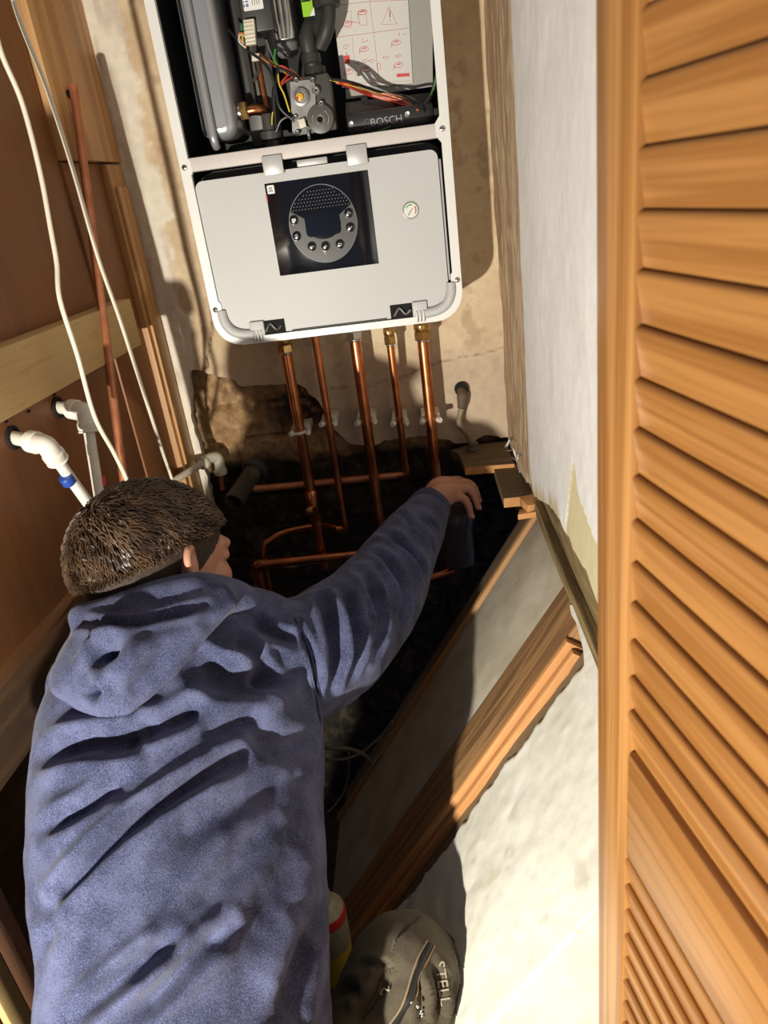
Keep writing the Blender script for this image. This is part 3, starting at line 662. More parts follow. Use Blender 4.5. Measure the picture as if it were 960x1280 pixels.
obj('adjuster_knob', MB().lathe(G(376, 122, .008), (0, -1, 0), [(0, .006), (.005, .0055), (.006, .003)], 12), mat('yellow_knob', (.75, .42, .03), .4), gv)
obj('adjuster_mark', MB().box(G(373, 124, .0145)-np.array([.002, 0, .002]), G(373, 124, .0130)+np.array([.002, 0, .002])), red_t, gv)
obj('cover_disc', MB().lathe(G(401, 149, .002), (0, -1, 0), [(0, .0225), (.007, .0215), (.008, .018)], 32), mat('valve_dark2', (.09, .086, .083), .4), gv)
q = G(401, 149, .011); obj('cover_arc', arc(q[0], q[2], .0135, 150, 250, q[1], .0014), chrome, gv); obj('cover_arc', arc(q[0], q[2], .0135, 50, -60, q[1], .0014), chrome, gv)
for (bx, by, r) in ((401, 150, .0075), (395.5, 114, .0065), (402, 130, .005), (371, 101, .0045), (391, 101, .0045), (370, 147, .004), (372.5, 166, .004)):
    s_ = obj('valve_screw', MB().lathe(G(bx, by, .006), (0, -1, 0), [(0, r), (.004, r*.95), (.006, r*.6), (.004, r*.5)], 18), mat('screw_steel', (.62, .62, .60), .3, .9), gv)
    obj('screw_socket', MB().lathe(G(bx, by, .0102), (0, -1, 0), [(0, r*.33), (.0008, r*.33)], 6), dark_hole, s_)
obj('valve_bracket', MB().box(G(384, 162, .006), G(389, 175, .009)+np.array([0, 0, 0]), .0004).tube([G(375, 157, .008), G(384, 160, .009), G(392, 163, .006)], .0015, 6), chrome, gv)
q = G(379, 155, .010); obj('valve_plug', MB().obox(q, (.0055, 0, .001), (0, .005, 0), (-.001, 0, .0065), .001), MATS['ivory_plastic'], gv)
# white sheet with red diagrams on the grey back cover
cv = obj('inner_cover', MB().prism([P(418, -40, 1.43), P(540, -60, 1.43), P(541, 108, 1.43), P(433, 124, 1.43)], (0, .012, 0)), mat('cover_grey', (.42, .41, .37), .45), boil, False)
sh_m = mat('sheet_white', (.74, .72, .68), .55)
c4 = [P(411, -30, 1.427), P(508, -40, 1.427), P(516, 104, 1.427), P(428, 110, 1.427)]
sh = obj('instruction_sheet', MB().prism(c4, (0, .0008, 0)), sh_m, boil, False)
red_p = mat('print_red', (.75, .08, .07), .6); red_l = mat('print_light_red', (.72, .30, .26), .6)
def Q(px, py): return P(px, py, 1.4266)
def line(mb, pts, w=.0006): return mb.tube([Q(*p) for p in pts], w, 4, flat=.5)
mb = MB(); line(mb, [(418, 47), (511, 35)]); line(mb, [(462, 0), (467, 40), (474, 102)]); line(mb, [(418, 7), (462, 2), (509, 0)]); line(mb, [(440, 46), (445, 99)], .0004); line(mb, [(422, 105), (515, 101)], .0004)
obj('sheet_lines', mb, red_l, sh)
mb = MB(); line(mb, [(486, 9), (496, 30), (477, 31), (486, 9)], .0007); obj('warning_triangle', mb, red_l, sh)
mb = MB(); line(mb, [(487, 14), (487.5, 22)], .0013); line(mb, [(487.7, 25), (487.8, 26)], .0013); obj('exclamation_mark', mb, mat('print_dark_red', (.45, .03, .05), .6), sh)
mb = MB()
for (bx, by) in ((455, 61), (457, 86), (495, 53), (498, 81), (436, 89), (434, 29), (453, 15)):
    line(mb, [(bx-6, by+1), (bx-3, by-2.5), (bx+3, by-3), (bx+6, by), (bx+3, by+3), (bx-3, by+3.5), (bx-6, by+1)], .0007); line(mb, [(bx-3, by), (bx+3, by-1)], .0009); line(mb, [(bx-5, by+2), (bx-6, by+6)], .0008); line(mb, [(bx, by-3), (bx+1, by)], .0007)
line(mb, [(447, 15), (450, 32), (459, 31), (457, 13), (447, 15)], .0005); line(mb, [(431, 15), (439, 14), (439, 34), (431, 35)], .0005); line(mb, [(439, 27), (450, 29)], .0006)
line(mb, [(430, 57), (436, 56), (433, 61), (429, 60), (430, 57)], .0005); line(mb, [(453, 48), (454, 50), (452, 53), (457, 52), (460, 50)], .0006)
line(mb, [(499, 41), (499, 45)], .0008); line(mb, [(504, 43), (508, 42)], .0005)
for bx, by in ((482, 72), (498, 70), (448, 79), (457, 76), (465, 76)): line(mb, [(bx-4, by), (bx, by-2), (bx+4, by), (bx, by+2), (bx-4, by)], .0005)
line(mb, [(471, 80), (475, 79), (476, 87), (472, 88), (471, 80)], .0006)
mb.box(Q(431, 80)-np.array([0, .0003, 0]), Q(436.5, 69)+np.array([0, .0002, 0])); line(mb, [(433, 69), (433, 66)], .0012)
obj('sheet_diagrams', mb, red_p, sh)
mb = MB()
for k in range(9): mb.box(Q(496+k*1.8, 96.5-k*.12)-np.array([0, .0003, 0]), Q(497.1+k*1.8+(k % 2)*.4, 92.2-k*.12)+np.array([0, .0002, 0]))
obj('sheet_barcode', mb, red_p, sh)
# brand bar
a = P(432, 150, 1.36); bar_z = 1.690
z0, z1 = P(436, 169, 1.345)[2], P(432, 143, 1.345)[2]; x0, x1 = P(434, 160, 1.345)[0], P(538, 145, 1.345)[0]
bb = obj('brand_bar', MB().box((x0, 1.345, z0), (x1+.006, 1.37, z1), .004), mat('bar_black', (.022, .022, .024), .4), boil)
pr = mat('print_grey', (.36, .36, .37), .4)
q = P(483, 151, 1.344); text('brand_lettering', 'BOSCH', pr, (q[0], 1.3442, q[2]), .0155, bb, squash=1.05)
q = P(459, 154.5, 1.344)
mb = MB().ring([(q[0]+.0068*math.cos(k*PI/12), 1.3438, q[2]+.0068*math.sin(k*PI/12)) for k in range(24)], [(q[0]+.0060*math.cos(k*PI/12), 1.3438, q[2]+.0060*math.sin(k*PI/12)) for k in range(24)], (0, .001, 0))
mb.box((q[0]-.003, 1.3438, q[2]-.004), (q[0]-.0022, 1.3445, q[2]+.004)).box((q[0]+.0022, 1.3438, q[2]-.004), (q[0]+.003, 1.3445, q[2]+.004)).box((q[0]-.003, 1.3438, q[2]-.0005), (q[0]+.003, 1.3445, q[2]+.0005))
obj('brand_emblem', mb, mat('emblem_grey', (.14, .14, .145), .4), bb)
for (bx, by) in ((439, 155.5), (509, 143)):
    q = P(bx, by, 1.345); obj('bar_screw', MB().lathe((q[0], 1.345, q[2]), (0, -1, 0), [(0, .0045), (.002, .004), (.0015, .002)], 14), MATS['screw_steel'], bb)
obj('bar_cover', MB().prism([P(432, 128, 1.40), P(536, 116, 1.40), P(540, 142, 1.36), P(432, 146, 1.36)], (0, .008, 0)), mat('cover_black', (.03, .03, .031), .4), boil, False)
# wires
wr = {'black': (.012, .012, .013), 'red': (.55, .05, .03), 'orange': (.72, .24, .04), 'yellow': (.70, .55, .06), 'green': (.05, .30, .04), 'white': (.7, .66, .55), 'brown': (.24, .10, .04), 'grey': (.2, .2, .2), 'salmon': (.70, .22, .13), 'blue': (.03, .06, .25)}
def wire(pts, c, r=.0013, y=None):
    obj('wire', MB().tube([P(*p) for p in pts], r, 7, smooth=6), mat('wire_'+c, wr[c], .4), boil)
wire([(420, 103, 1.345), (432, 106, 1.355), (455, 116, 1.385), (480, 123, 1.385), (505, 128, 1.385), (522, 138, 1.345)], 'salmon', .0020)
wire([(420, 102, 1.343), (434, 103, 1.355), (458, 110, 1.385), (482, 118, 1.385), (508, 127, 1.385), (523, 138, 1.345)], 'salmon', .0014)
wire([(424, 103, 1.342), (440, 110, 1.352), (462, 119, 1.385), (490, 127, 1.385), (522, 137, 1.345)], 'red', .0020)
wire([(424, 103, 1.341), (440, 106, 1.351), (462, 116, 1.385), (484, 122, 1.385), (512, 130, 1.385)], 'red', .0014)
wire([(412, 100, 1.342), (440, 104, 1.352), (466, 112, 1.385), (490, 118, 1.385), (515, 124, 1.385), (530, 135, 1.345), (540, 152, 1.360)], 'brown', .0016)
wire([(412, 100, 1.340), (446, 109, 1.350), (474, 117, 1.385), (494, 121, 1.385)], 'yellow', .0008)
wire([(414, 99, 1.339), (440, 103, 1.350), (476, 115, 1.385), (506, 120, 1.385), (524, 130, 1.340), (541, 150, 1.360)], 'black', .0022)
wire([(414, 99, 1.342), (432, 106, 1.358), (434, 112, 1.360)], 'black', .0035)
wire([(548, -10, 1.33), (551, 60, 1.34), (545, 100, 1.35), (536, 125, 1.35), (527, 134, 1.35)], 'black', .0028)
wire([(540, 0, 1.335), (549, 40, 1.338), (550, 80, 1.345), (540, 118, 1.35)], 'grey', .0014)
wire([(540, -10, 1.33), (544, 4, 1.33), (546, 14, 1.335)], 'yellow', .002)
wire([(546, 88, 1.345), (540, 115, 1.348), (530, 133, 1.35)], 'green', .0008)
wire([(488, 158, 1.335), (476, 163, 1.338), (466, 166, 1.34)], 'green', .0010)
wire([(286, 37, 1.34), (294, 47, 1.335), (308, 62, 1.33), (326, 75, 1.325), (338, 90, 1.32), (344, 110, 1.32), (350, 135, 1.32), (368, 152, 1.325)], 'black', .0022)
wire([(308, 45, 1.328), (300, 44, 1.322), (299, 52, 1.32), (307, 60, 1.325)], 'white', .0013)
wire([(307, 42, 1.328), (299, 42, 1.324), (300, 49, 1.322), (308, 59, 1.326)], 'orange', .0012)
wire([(309, 44, 1.327), (303, 46, 1.322), (305, 55, 1.322)], 'yellow', .0012)
wire([(309, 49, 1.328), (305, 51, 1.322), (306, 57, 1.322)], 'blue', .0012)
wire([(340, 20, 1.35), (339, 38, 1.345)], 'red', .0035)
wire([(339, 38, 1.345), (341, 55, 1.345), (344, 66, 1.345)], 'black', .005)
wire([(344, 62, 1.338), (343, 74, 1.332), (347, 82, 1.33)], 'green', .0018)
wire([(347, 86, 1.33), (349, 105, 1.325), (355, 118, 1.325), (362, 140, 1.33)], 'yellow', .0013)
wire([(324, 66, 1.35), (336, 74, 1.34), (350, 84, 1.33), (365, 88, 1.335), (378, 100, 1.34)], 'brown', .0014)
wire([(326, 72, 1.35), (338, 80, 1.34), (352, 88, 1.332), (360, 94, 1.335)], 'orange', .0010)
wire([(346, 82, 1.33), (356, 84, 1.33), (370, 96, 1.335)], 'red', .0014)
wire([(349, 108, 1.33), (354, 100, 1.33), (362, 92, 1.335)], 'red', .0014)
wire([(350, 110, 1.332), (356, 102, 1.332), (366, 96, 1.336)], 'red', .0011)
wire([(333, 50, 1.35), (337, 62, 1.345), (345, 80, 1.335), (352, 90, 1.33)], 'grey', .0014)
wire([(336, 46, 1.35), (342, 66, 1.342), (347, 84, 1.332), (346, 98, 1.33), (342, 120, 1.335), (345, 160, 1.35)], 'black', .0035)
wire([(346, 83, 1.329), (360, 90, 1.328), (374, 98, 1.335)], 'black', .0020)
wire([(341, 140, 1.34), (340, 148, 1.34), (340, 156, 1.345)], 'yellow', .0012)
wire([(345, 165, 1.34), (352, 150, 1.335), (366, 144, 1.335)], 'black', .0022)

# ================================================================== PIPES UNDER THE BOILER
PY = 1.43
def zt(px, py): return P(px, py, PY)[2]
def hexnut(c, r, h, m, parent, name='nut'): return obj(name, MB().lathe(c, (0, 0, 1), [(0, r*.93), (.0015, r), (h-.0015, r), (h, r*.93)], 6), m, parent, angle=20)
def cpipe(label, pts, r, smooth=0, fit=None, nm='copper_pipe', m=None, group='copper pipes under the boiler'):
    t = thing(nm, label, 'pipe', pts[0], group)
    obj('pipe', MB().tube(pts, r, 20, smooth=smooth), m or copper, t)
    if fit:
        x, z0, rr, mm = fit
        hexnut((x, PY, z0), rr*1.28, .016, chrome if mm == 'c' else brass, t)
        f_ = obj('fitting', MB().lathe((x, PY, z0+.016), (0, 0, 1), [(0, rr*.95), (.004, rr*1.15), (.012, rr*1.15), (.014, rr), (.03, rr)], 20), chrome if mm == 'c' else brass, t)
        hexnut((x, PY, z0+.022), rr*1.2, .012, brass if mm != 'c' else chrome, f_)
        obj('olive', MB().lathe((x, PY, z0-.004), (0, 0, 1), [(0, r*1.05), (.001, r*1.12), (.004, r*1.12)], 20), chrome, t)
    return t
z4 = P(500, 599, PY)[2]
X1, X2, X3, X4, X5 = -.267, -.205, -.128, -.060, .004
TOP = 1.39
def elbow(c, d1, d2, r, parent):      # fat soldered elbow sleeve
    c = np.array(c, float); d1 = np.array(d1, float); d2 = np.array(d2, float)
    return obj('elbow', MB().tube([c+d1*r*2.6, c+d1*r*1.2, c+(d1+d2)*r*.32, c+d2*r*1.2, c+d2*r*2.6], r*1.15, 18, smooth=4), copper, parent)
p1 = cpipe('leftmost thick copper pipe under the boiler, with a brass nut and drain tap', [(X1, PY, TOP), (X1, PY, zt(400, 700)-.02)], .011, fit=(X1, zt(358, 440), .0125, 'b'))
za, zb = zt(391, 612), zt(398, 650)
obj('coupling', MB().lathe((X1, PY, zb), (0, 0, 1), [(0, .012), (.002, .0135), (za-zb-.002, .0135), (za-zb, .012)], 20), copper, p1)
dv = obj('drain_tap', MB().lathe((X1, PY-.012, (za+zb)/2-.004), (-.35, -1, .1), [(0, .0075), (.008, .0075), (.009, .010), (.016, .010), (.018, .006), (.026, .005)], 14), brass, p1)
obj('tap_spindle', MB().box((X1-.012, PY-.034, (za+zb)/2-.004), (X1-.002, PY-.030, (za+zb)/2+.004), .001), brass, dv)
z2 = zt(433, 660)
p2 = cpipe('second copper pipe from the left, thin, bending away left at its foot', [(X2, PY, TOP), (X2, PY, z4+.04), (X2, PY, z2)], .0075)
obj('pipe', MB().tube([(X2, PY, z2), (X2-.025, PY+.010, z2+.001), (-.26, PY+.024, z2+.002), (-.33, PY+.022, z2-.002), (-.375, PY+.01, z2-.012), (-.398, PY-.0, z2-.045), (-.40, PY-.0, .70)], .0075, 16, smooth=5), copper, p2)
elbow((X2, PY, z2), (0, 0, 1), (-1, 0, 0), .0075, p2)
p3 = cpipe('middle of the five copper pipes, thick, going down behind the sleeve', [(X3, PY, TOP), (X3, PY, zt(480, 690))], .011, fit=(X3, zt(443, 420)-.006, .0125, 'c'))
z4 = P(500, 599, PY)[2]
p4 = cpipe('fourth copper pipe from the left, thin, turning left along the wall', [(X4, PY, TOP), (X4, PY, 1.30), (X4, PY+.024, z4)], .0075, fit=(X4, zt(487, 430), .0095, 'b'))
q = P(321, 616, PY); obj('pipe', MB().tube([(X4, PY+.024, z4), (q[0], PY+.024, q[2])], .0075, 16), copper_dull, p4); elbow((X4, PY+.024, z4), (0, 0, 1), (-1, 0, 0), .0075, p4)
obj('pipe_end', MB().lathe((q[0], PY+.024, q[2]), (-1, 0, 0), [(-.004, .0085), (.01, .0085), (.012, .006)], 16), copper_dull, p4)
p5 = cpipe('rightmost thick copper pipe under the boiler, ending at the hand', [(X5, PY, TOP), (X5, PY, .80)], .011, fit=(X5, zt(529, 424), .0135, 'b'))
q0 = P(320, 706, 1.405); q1 = P(470, 690, 1.405)
p6 = cpipe('low thick horizontal copper pipe with elbow beside the head', [(q0[0], 1.405, q0[2]), (X3+.02, 1.405, q0[2]+.002)], .011)
obj('pipe', MB().tube([(q0[0], 1.405, q0[2]), (q0[0], 1.405, .62)], .011, 18), copper, p6); elbow((q0[0], 1.405, q0[2]), (1, 0, 0), (0, 0, -1), .011, p6)
q0 = P(500, 735, 1.38); q1 = P(568, 713, 1.40)
p7 = cpipe('short stub of copper pipe low beneath the black canister', [q0, q1], .011)
# clips on the wall
def clip(px, py, r, label, wide=False):
    q = P(px, py, 1.45); t = thing('pipe_clip', label, 'clip', (q[0], 1.49, q[2]), 'white pipe clips')
    xc = {0: X1, 1: X2, 2: X3, 3: X4, 4: X5}[wide]; z = q[2]
    obj('clip_base', MB().box((xc-r-.008, 1.443, z-.008), (xc+r+.008, 1.497, z+.008), .0015), white_pl, t)
    for s_ in (-1, 1): obj('clip_jaw', MB().tube([(xc+s_*(r+.003), 1.449, z), (xc+s_*(r+.0055), 1.437, z), (xc+s_*(r+.004), 1.425, z), (xc+s_*(r+.0085), 1.418, z)], .0056, 8, smooth=3), white_pl, t)
    if wide == 0: obj('clip_band', MB().tube([(xc-r-.005, 1.424, z-.001), (xc-r*.5, 1.4165, z), (xc+r*.5, 1.4165, z+.001), (xc+r+.005, 1.424, z+.002)], .0034, 8, smooth=3), white_pl, t)
clip(377, 536, .011, 'white clip closed over the leftmost copper pipe', 0)
clip(418, 524, .0075, 'white clip behind the second copper pipe from the left', 1)
clip(456, 523, .011, 'white clip behind the middle copper pipe', 2)
clip(500, 524, .0075, 'white clip behind the fourth copper pipe from the left', 3)
clip(538, 521, .011, 'white clip behind the rightmost copper pipe', 4)
# old pipe stub in the wall
q = P(577, 487, 1.49); t = thing('old_pipe_stub', 'old grimy pipe stub coming out of the wall hole down to the floorboard', 'pipe', (q[0], 1.49, q[2]))
obj('wall_hole', MB().lathe((q[0], 1.500, q[2]), (0, -1, 0), [(0, .0145), (.0095, .0145), (.010, .0125)], 24), dark_hole, t)
q2 = P(577, 512, 1.465); q3 = P(574, 530, 1.468); q4 = P(586, 545, 1.465); q5 = P(592, 562, 1.455)
obj('sleeve', MB().tube([(q[0], 1.492, q[2]-.003), P(578, 497, 1.478), P(577, 510, 1.47)], [.0105, .0115, .0085], 14, smooth=4), mat('grimy_grey', (.15, .115, .08), .7, c2=(.09, .065, .04), scale=50), t)
obj('pipe', MB().tube([q2-np.array([0, 0, -.004]), q3, q4, q5], [.0062, .006, .0075, .008], 12, smooth=6), mat('grimy_cream', (.30, .25, .15), .6, c2=(.17, .13, .08), scale=60), t)
obj('pipe_end', MB().lathe(np.array([q5[0], q5[1], 1.0705]), (0, 0, 1), [(0, .013), (.006, .013), (.008, .0105), (.018, .0105), (.02, .008)], 16), mat('grimy_green', (.12, .11, .075), .7), t)

# black canister under the hand
cx, cy = .034, 1.380
t = thing('black_canister', 'black plastic canister with a ribbed screw lid under the hand', 'canister', (cx, cy, .85))
zt0 = P(566, 637, cy)[2]
zl = zt0-.030; zb_ = zt0-.128
bd = obj('body', MB().lathe((cx, cy, zb_), (0, 0, 1), [(0, .026), (.004, .033), (.02, .0345), (zl-zb_-.006, .0345), (zl-zb_-.004, .037), (zl-zb_, .037)], 40), black_pl, t)
obj('lid', MB().lathe((cx, cy, zl+.001), (0, 0, 1), [(0, .0385), (.002, .0395), (.024, .0390), (.029, .035), (.0295, .026), (.025, .024)], 40), black_pl, t)
for k in range(14):
    a = 2*PI*k/14; obj('lid_rib', MB().obox((cx+.0395*math.cos(a), cy+.0395*math.sin(a), zl+.013), (.0012*math.cos(a), .0012*math.sin(a), 0), (-.0016*math.sin(a), .0016*math.cos(a), 0), (0, 0, .009), .0004), black_pl, t)
for k in range(3):
    a = math.radians(-100+k*40); obj('body_tab', MB().obox((cx+.0352*math.cos(a), cy+.0352*math.sin(a), zl-.022), (.0010*math.cos(a), .0010*math.sin(a), 0), (-.0016*math.sin(a), .0016*math.cos(a), 0), (0, 0, .012)), black_pl, t)
obj('inlet', MB().tube([(X5, 1.43, zl-.05), (cx-.01, cy+.02, zl-.05)], .012, 14), black_pl, t)
# black waste pipe
q0 = P(318, 588, 1.50); q1 = P(292, 628, 1.40); d = (q1-q0)/np.linalg.norm(q1-q0)
t = thing('waste_pipe', 'open-ended black waste pipe sticking out of the back wall', 'pipe', q0)
obj('pipe', MB().lathe(q0-d*.02, d, [(0, .021), (np.linalg.norm(q1-q0)+.02, .021), (np.linalg.norm(q1-q0)+.02, .0185), (.02, .0185)], 28), soil_pl, t)
obj('bore', MB().lathe(q0+d*(np.linalg.norm(q1-q0)-.03), d, [(0, .018), (.002, .018)], 24), dark_hole, t)
obj('wall_collar', MB().lathe(q0-d*.004, d, [(0, .031), (.006, .030), (.010, .0235), (.0, .0225)], 28), black_pl, t)
# white elbow pipe from left wall to back wall
def plast(t, pts, r, m=None, smooth=6): return obj('pipe', MB().tube(pts, r, 16, smooth=smooth), m or white_pl, t)
t = thing('white_pipe', 'white plastic pipe rising to an elbow beside the black waste pipe', 'pipe', P(262, 574, 1.46))
a = P(262, 574, 1.46); plast(t, [P(196, 614, 1.33), a], .0075, cream_pl, 0)
obj('elbow', MB().tube([P(250, 582, 1.44), P(262, 573, 1.46), P(272, 572, 1.475), P(275, 584, 1.475), P(276, 592, 1.47)], .0115, 16, smooth=5), cream_pl, t)
for (c, dd) in ((P(256, 578, 1.45), a-P(196, 614, 1.33)), (P(276, 590, 1.472), np.array([0, 0, -1.]))):
    obj('elbow_collar', MB().lathe(c, dd, [(-.008, .0125), (-.006, .014), (.004, .014), (.006, .0125)], 20), cream_pl, t)
obj('tail', MB().tube([P(277, 596, 1.475), P(278, 612, 1.475)], .005, 10), copper_dull, t)
# two white pipes out of the left wall
def onL(px, py, off=0):
    p = plane(px, py, nl, kl+off); return p
def wpipe(name_label, hole, corner, tube_end, tapem, tp, offs):
    h = onL(*hole, 0); t = thing('white_pipe', name_label, 'pipe', h, 'white pipes out of the left wall')
    c1 = onL(*corner, offs); e = onL(*tube_end, offs)
    h1 = h+nl*.004
    obj('wall_collar', MB().lathe(h, nl, [(-.002, .0165), (.003, .0165), (.004, .012), (.0, .011)], 20), dark_hole, t)
    d1 = (c1-h)/np.linalg.norm(c1-h); d2 = (e-c1)/np.linalg.norm(e-c1)
    obj('stub', MB().tube([h, c1-d1*.012], .0095, 16), white_pl, t)
    el = obj('elbow', MB().tube([c1-d1*.024, c1-d1*.012, c1-d1*.002+d2*.002, c1+d2*.012, c1+d2*.024], .0135, 18, smooth=5), white_pl, t)
    for c, d in ((c1-d1*.024, d1), (c1+d2*.024, d2)):
        obj('collar', MB().lathe(c, d, [(-.009, .0135), (-.007, .0152), (.001, .0152), (.004, .0138), (.006, .0155), (.008, .0138)], 20), white_pl, t)
    obj('pipe', MB().tube([c1+d2*.02, e], .0080, 16), white_pl, t)
    q = onL(*tp, offs); obj('tape', MB().lathe(q, d2, [(-.007, .0086), (-.006, .0094), (.006, .0095), (.007, .0086)], 20), tapem, t)
wpipe('white plastic pipe with blue tape, lower left wall', (16, 547), (58, 556), (118, 640), blue_t, (84, 600), .060)
wpipe('white plastic pipe with red tape, right of the blue-taped one', (72, 509), (107, 514), (127, 640), red_t, (124, 602), .055)
for (bx, by) in ((8, 527), (36, 514), (68, 493)):
    obj('nail_hole', MB().obox(onL(bx, by, .0006), nl*.0004, dl*.004, (0, 0, .0018)), dark_hole, wl)
# leaning copper pipe in front of left wall
a = onL(92, 108, .028); b = onL(158, 625, .045)
t = thing('loose_copper_pipe', 'long dull copper pipe leaning against the left wall', 'pipe', b); obj('pipe', MB().tube([a, (a+b)/2+np.array([0, 0, 0]), b, b+(b-a)*.35], .0072, 16), copper_dull, t)
e_ = (b-a)/np.linalg.norm(b-a); obj('pipe_end', MB().lathe(a-e_*.0005, e_, [(0, .0078), (.02, .0076)], 16), copper_dull, t)
# two white cables
def cable(label, pts, r=.0030):
    P_ = [onL(px, py, o) for px, py, o in pts]; t = thing('white_cable', label, 'cable', P_[-1], 'white cables hanging on the left')
    obj('cable', MB().tube(P_, r, 10, smooth=8), cable_w, t)
cable('white cable hanging on the far left, bowing down to the head', [(-8, 30, .088), (3, 70, .088), (28, 130, .088), (50, 215, .088), (64, 290, .088), (71, 330, .088), (75, 375, .088), (97, 445, .088), (118, 520, .088), (143, 567, .088), (160, 604, .088), (168, 640, .058)], .0033)
cable('straighter white cable crossing the leaning copper pipe', [(12, -20, .088), (20, 12, .088), (34, 50, .088), (60, 115, .088), (92, 215, .088), (122, 320, .088), (150, 400, .088), (184, 505, .088), (205, 570, .058), (218, 610, .058), (222, 640, .055)], .0031)

# grey cables in the pit
gcab = mat('grey_cable', (.16, .145, .125), .5)
def pitcable(label, pts, r):
    P_ = [Y(px, py, y) for px, py, y in pts]; t = thing('grey_cable', label, 'cable', P_[0], 'loose grey cables in the pit')
    obj('cable', MB().tube(P_, r, 10, smooth=8), gcab, t)
pitcable('thick grey cable arching in the dark pit beside the sleeve', [(385, 930, 1.05), (410, 935, 1.10), (440, 937, 1.12), (462, 950, 1.12), (466, 975, 1.12), (458, 1005, 1.12)], .0045)
pitcable('thin grey cable crossing behind the thick one in the pit', [(385, 945, 1.10), (420, 950, 1.12), (450, 942, 1.14), (478, 918, 1.14), (491, 903, 1.14), (480, 935, 1.12), (465, 958, 1.10)], .0030)
pitcable('thin dark cable dangling lowest in the pit', [(436, 940, 1.14), (436, 965, 1.14), (432, 985, 1.14), (420, 1005, 1.13), (410, 1015, 1.12)], .0022)

# yellow and red can between torso and knee
c = dp(411, 1172, 1.02); t = thing('aerosol_can', 'yellow and grey can with a red band, half hidden behind the hoodie', 'can', (c[0], c[1], c[2]-.07))
ax = Vector((.02, .05, 1)).normalized()
obj('can_body', MB().lathe(c-np.array(ax)*.065, ax, [(0, .028), (.002, .030), (.06, .030)], 32), mat('can_yellow', (.72, .50, .02), .4), t)
obj('can_label', MB().lathe(c-np.array(ax)*.005, ax, [(0, .0302), (.048, .0302)], 32), mat('can_grey', (.30, .27, .20), .45, c2=(.42, .38, .28), scale=60), t)
obj('can_band', MB().lathe(c+np.array(ax)*.043, ax, [(0, .0304), (.010, .0302), (.014, .028)], 32), red_t, t)
obj('can_top', MB().lathe(c+np.array(ax)*.057, ax, [(0, .028), (.008, .02), (.012, .012), (.03, .012)], 24), mat('can_grey', (.3, .27, .2)), t)

# white fibres of torn tape near the plaster foot
t = thing('torn_tape', 'scraps of torn white tape curling where the plaster wall ends', 'tape', X(636, 560, .160))
for pts in ([(628, 566), (633, 556), (637, 550), (634, 558)], [(626, 566), (632, 564), (638, 563)], [(636, 552), (641, 560), (645, 572), (650, 590)], [(640, 572), (646, 575), (648, 568)]):
    obj('scrap', MB().tube([X(a, b, .158-.004*(i % 2)) for i, (a, b) in enumerate(pts)], .0014, 6, smooth=4, flat=.4), MATS['sticker_white'], t)
# ================================================================== THE PERSON
def chain(pts, rads, n=20, sub=5, flat=1.0, mb=None):
    """a limb: spheres of changing radius swept along a curve, closed with round caps"""
    P_ = crom(pts, sub) if len(pts) > 2 else [np.array(pts[0], float)*(1-k/8)+np.array(pts[1], float)*k/8 for k in range(9)]
    m = len(P_); R_ = np.interp(np.linspace(0, len(rads)-1, m), range(len(rads)), rads)
    mb = mb or MB(); a = P_[0]; d0 = P_[0]-P_[1]; d0 /= np.linalg.norm(d0); d1 = P_[-1]-P_[-2]; d1 /= np.linalg.norm(d1)
    pre = [(P_[0]+d0*R_[0]*math.sin(t), R_[0]*math.cos(t)) for t in (1.45, 1.1, .75, .4)]
    post = [(P_[-1]+d1*R_[-1]*math.sin(t), R_[-1]*math.cos(t)) for t in (.4, .75, 1.1, 1.45)]
    A = pre+list(zip(P_, R_))+post
    pts2 = [q[0] for q in A]; rr = [max(q[1], 1e-4) for q in A]
    up = None; V = []; F = []; m = len(A)
    for i in range(m):
        d = pts2[min(i+1, m-1)]-pts2[max(i-1, 0)]; d = d/(np.linalg.norm(d)+1e-12)
        if up is None:
            b = np.array([0, 0, 1.]) if abs(d[2]) < .9 else np.array([1., 0, 0]); up = np.cross(d, b); up /= np.linalg.norm(up)
        else: up = up-d*(up@d); up /= np.linalg.norm(up)
        w = np.cross(d, up)
        for k in range(n):
            t = 2*PI*k/n; V.append(pts2[i]+rr[i]*(math.cos(t)*up+flat*math.sin(t)*w))
    for i in range(m-1):
        for k in range(n): k2 = (k+1) % n; F.append((i*n+k, i*n+k2, (i+1)*n+k2, (i+1)*n+k))
    F.append(tuple(range(n-1, -1, -1))); F.append(tuple((m-1)*n+k for k in range(n)))
    mb.add(V, F); return mb
def ell(mb, c, ax, n=16):              # ellipsoid with axis vectors
    c = np.array(c, float); V = []; F = []
    for i in range(n+1):
        a = PI*i/n
        for k in range(2*n):
            t = PI*k/n; V.append(c+ax[2]*math.cos(a)+math.sin(a)*(ax[0]*math.cos(t)+ax[1]*math.sin(t))*1.0+ (ax[0]*1e-5 if i in (0, n) else 0))
    for i in range(n):
        for k in range(2*n): k2 = (k+1) % (2*n); F.append((i*2*n+k, i*2*n+k2, (i+1)*2*n+k2, (i+1)*2*n+k))
    return mb.add(V, F)
def grow(mb, voxel, smooth=6, fac=.5):
    """one continuous skin over all the pieces"""
    me = bpy.data.meshes.new('tmp'); me.from_pydata(mb.v, [], mb.f); fin(me)
    o = bpy.data.objects.new('tmp', me); COL.objects.link(o)
    r = o.modifiers.new('r', 'REMESH'); r.mode = 'VOXEL'; r.voxel_size = voxel; r.adaptivity = 0
    if smooth: s_ = o.modifiers.new('s', 'SMOOTH'); s_.factor = fac; s_.iterations = smooth
    dg = bpy.context.evaluated_depsgraph_get(); out = bpy.data.meshes.new_from_object(o.evaluated_get(dg))
    bpy.data.objects.remove(o); bpy.data.meshes.remove(me); return out
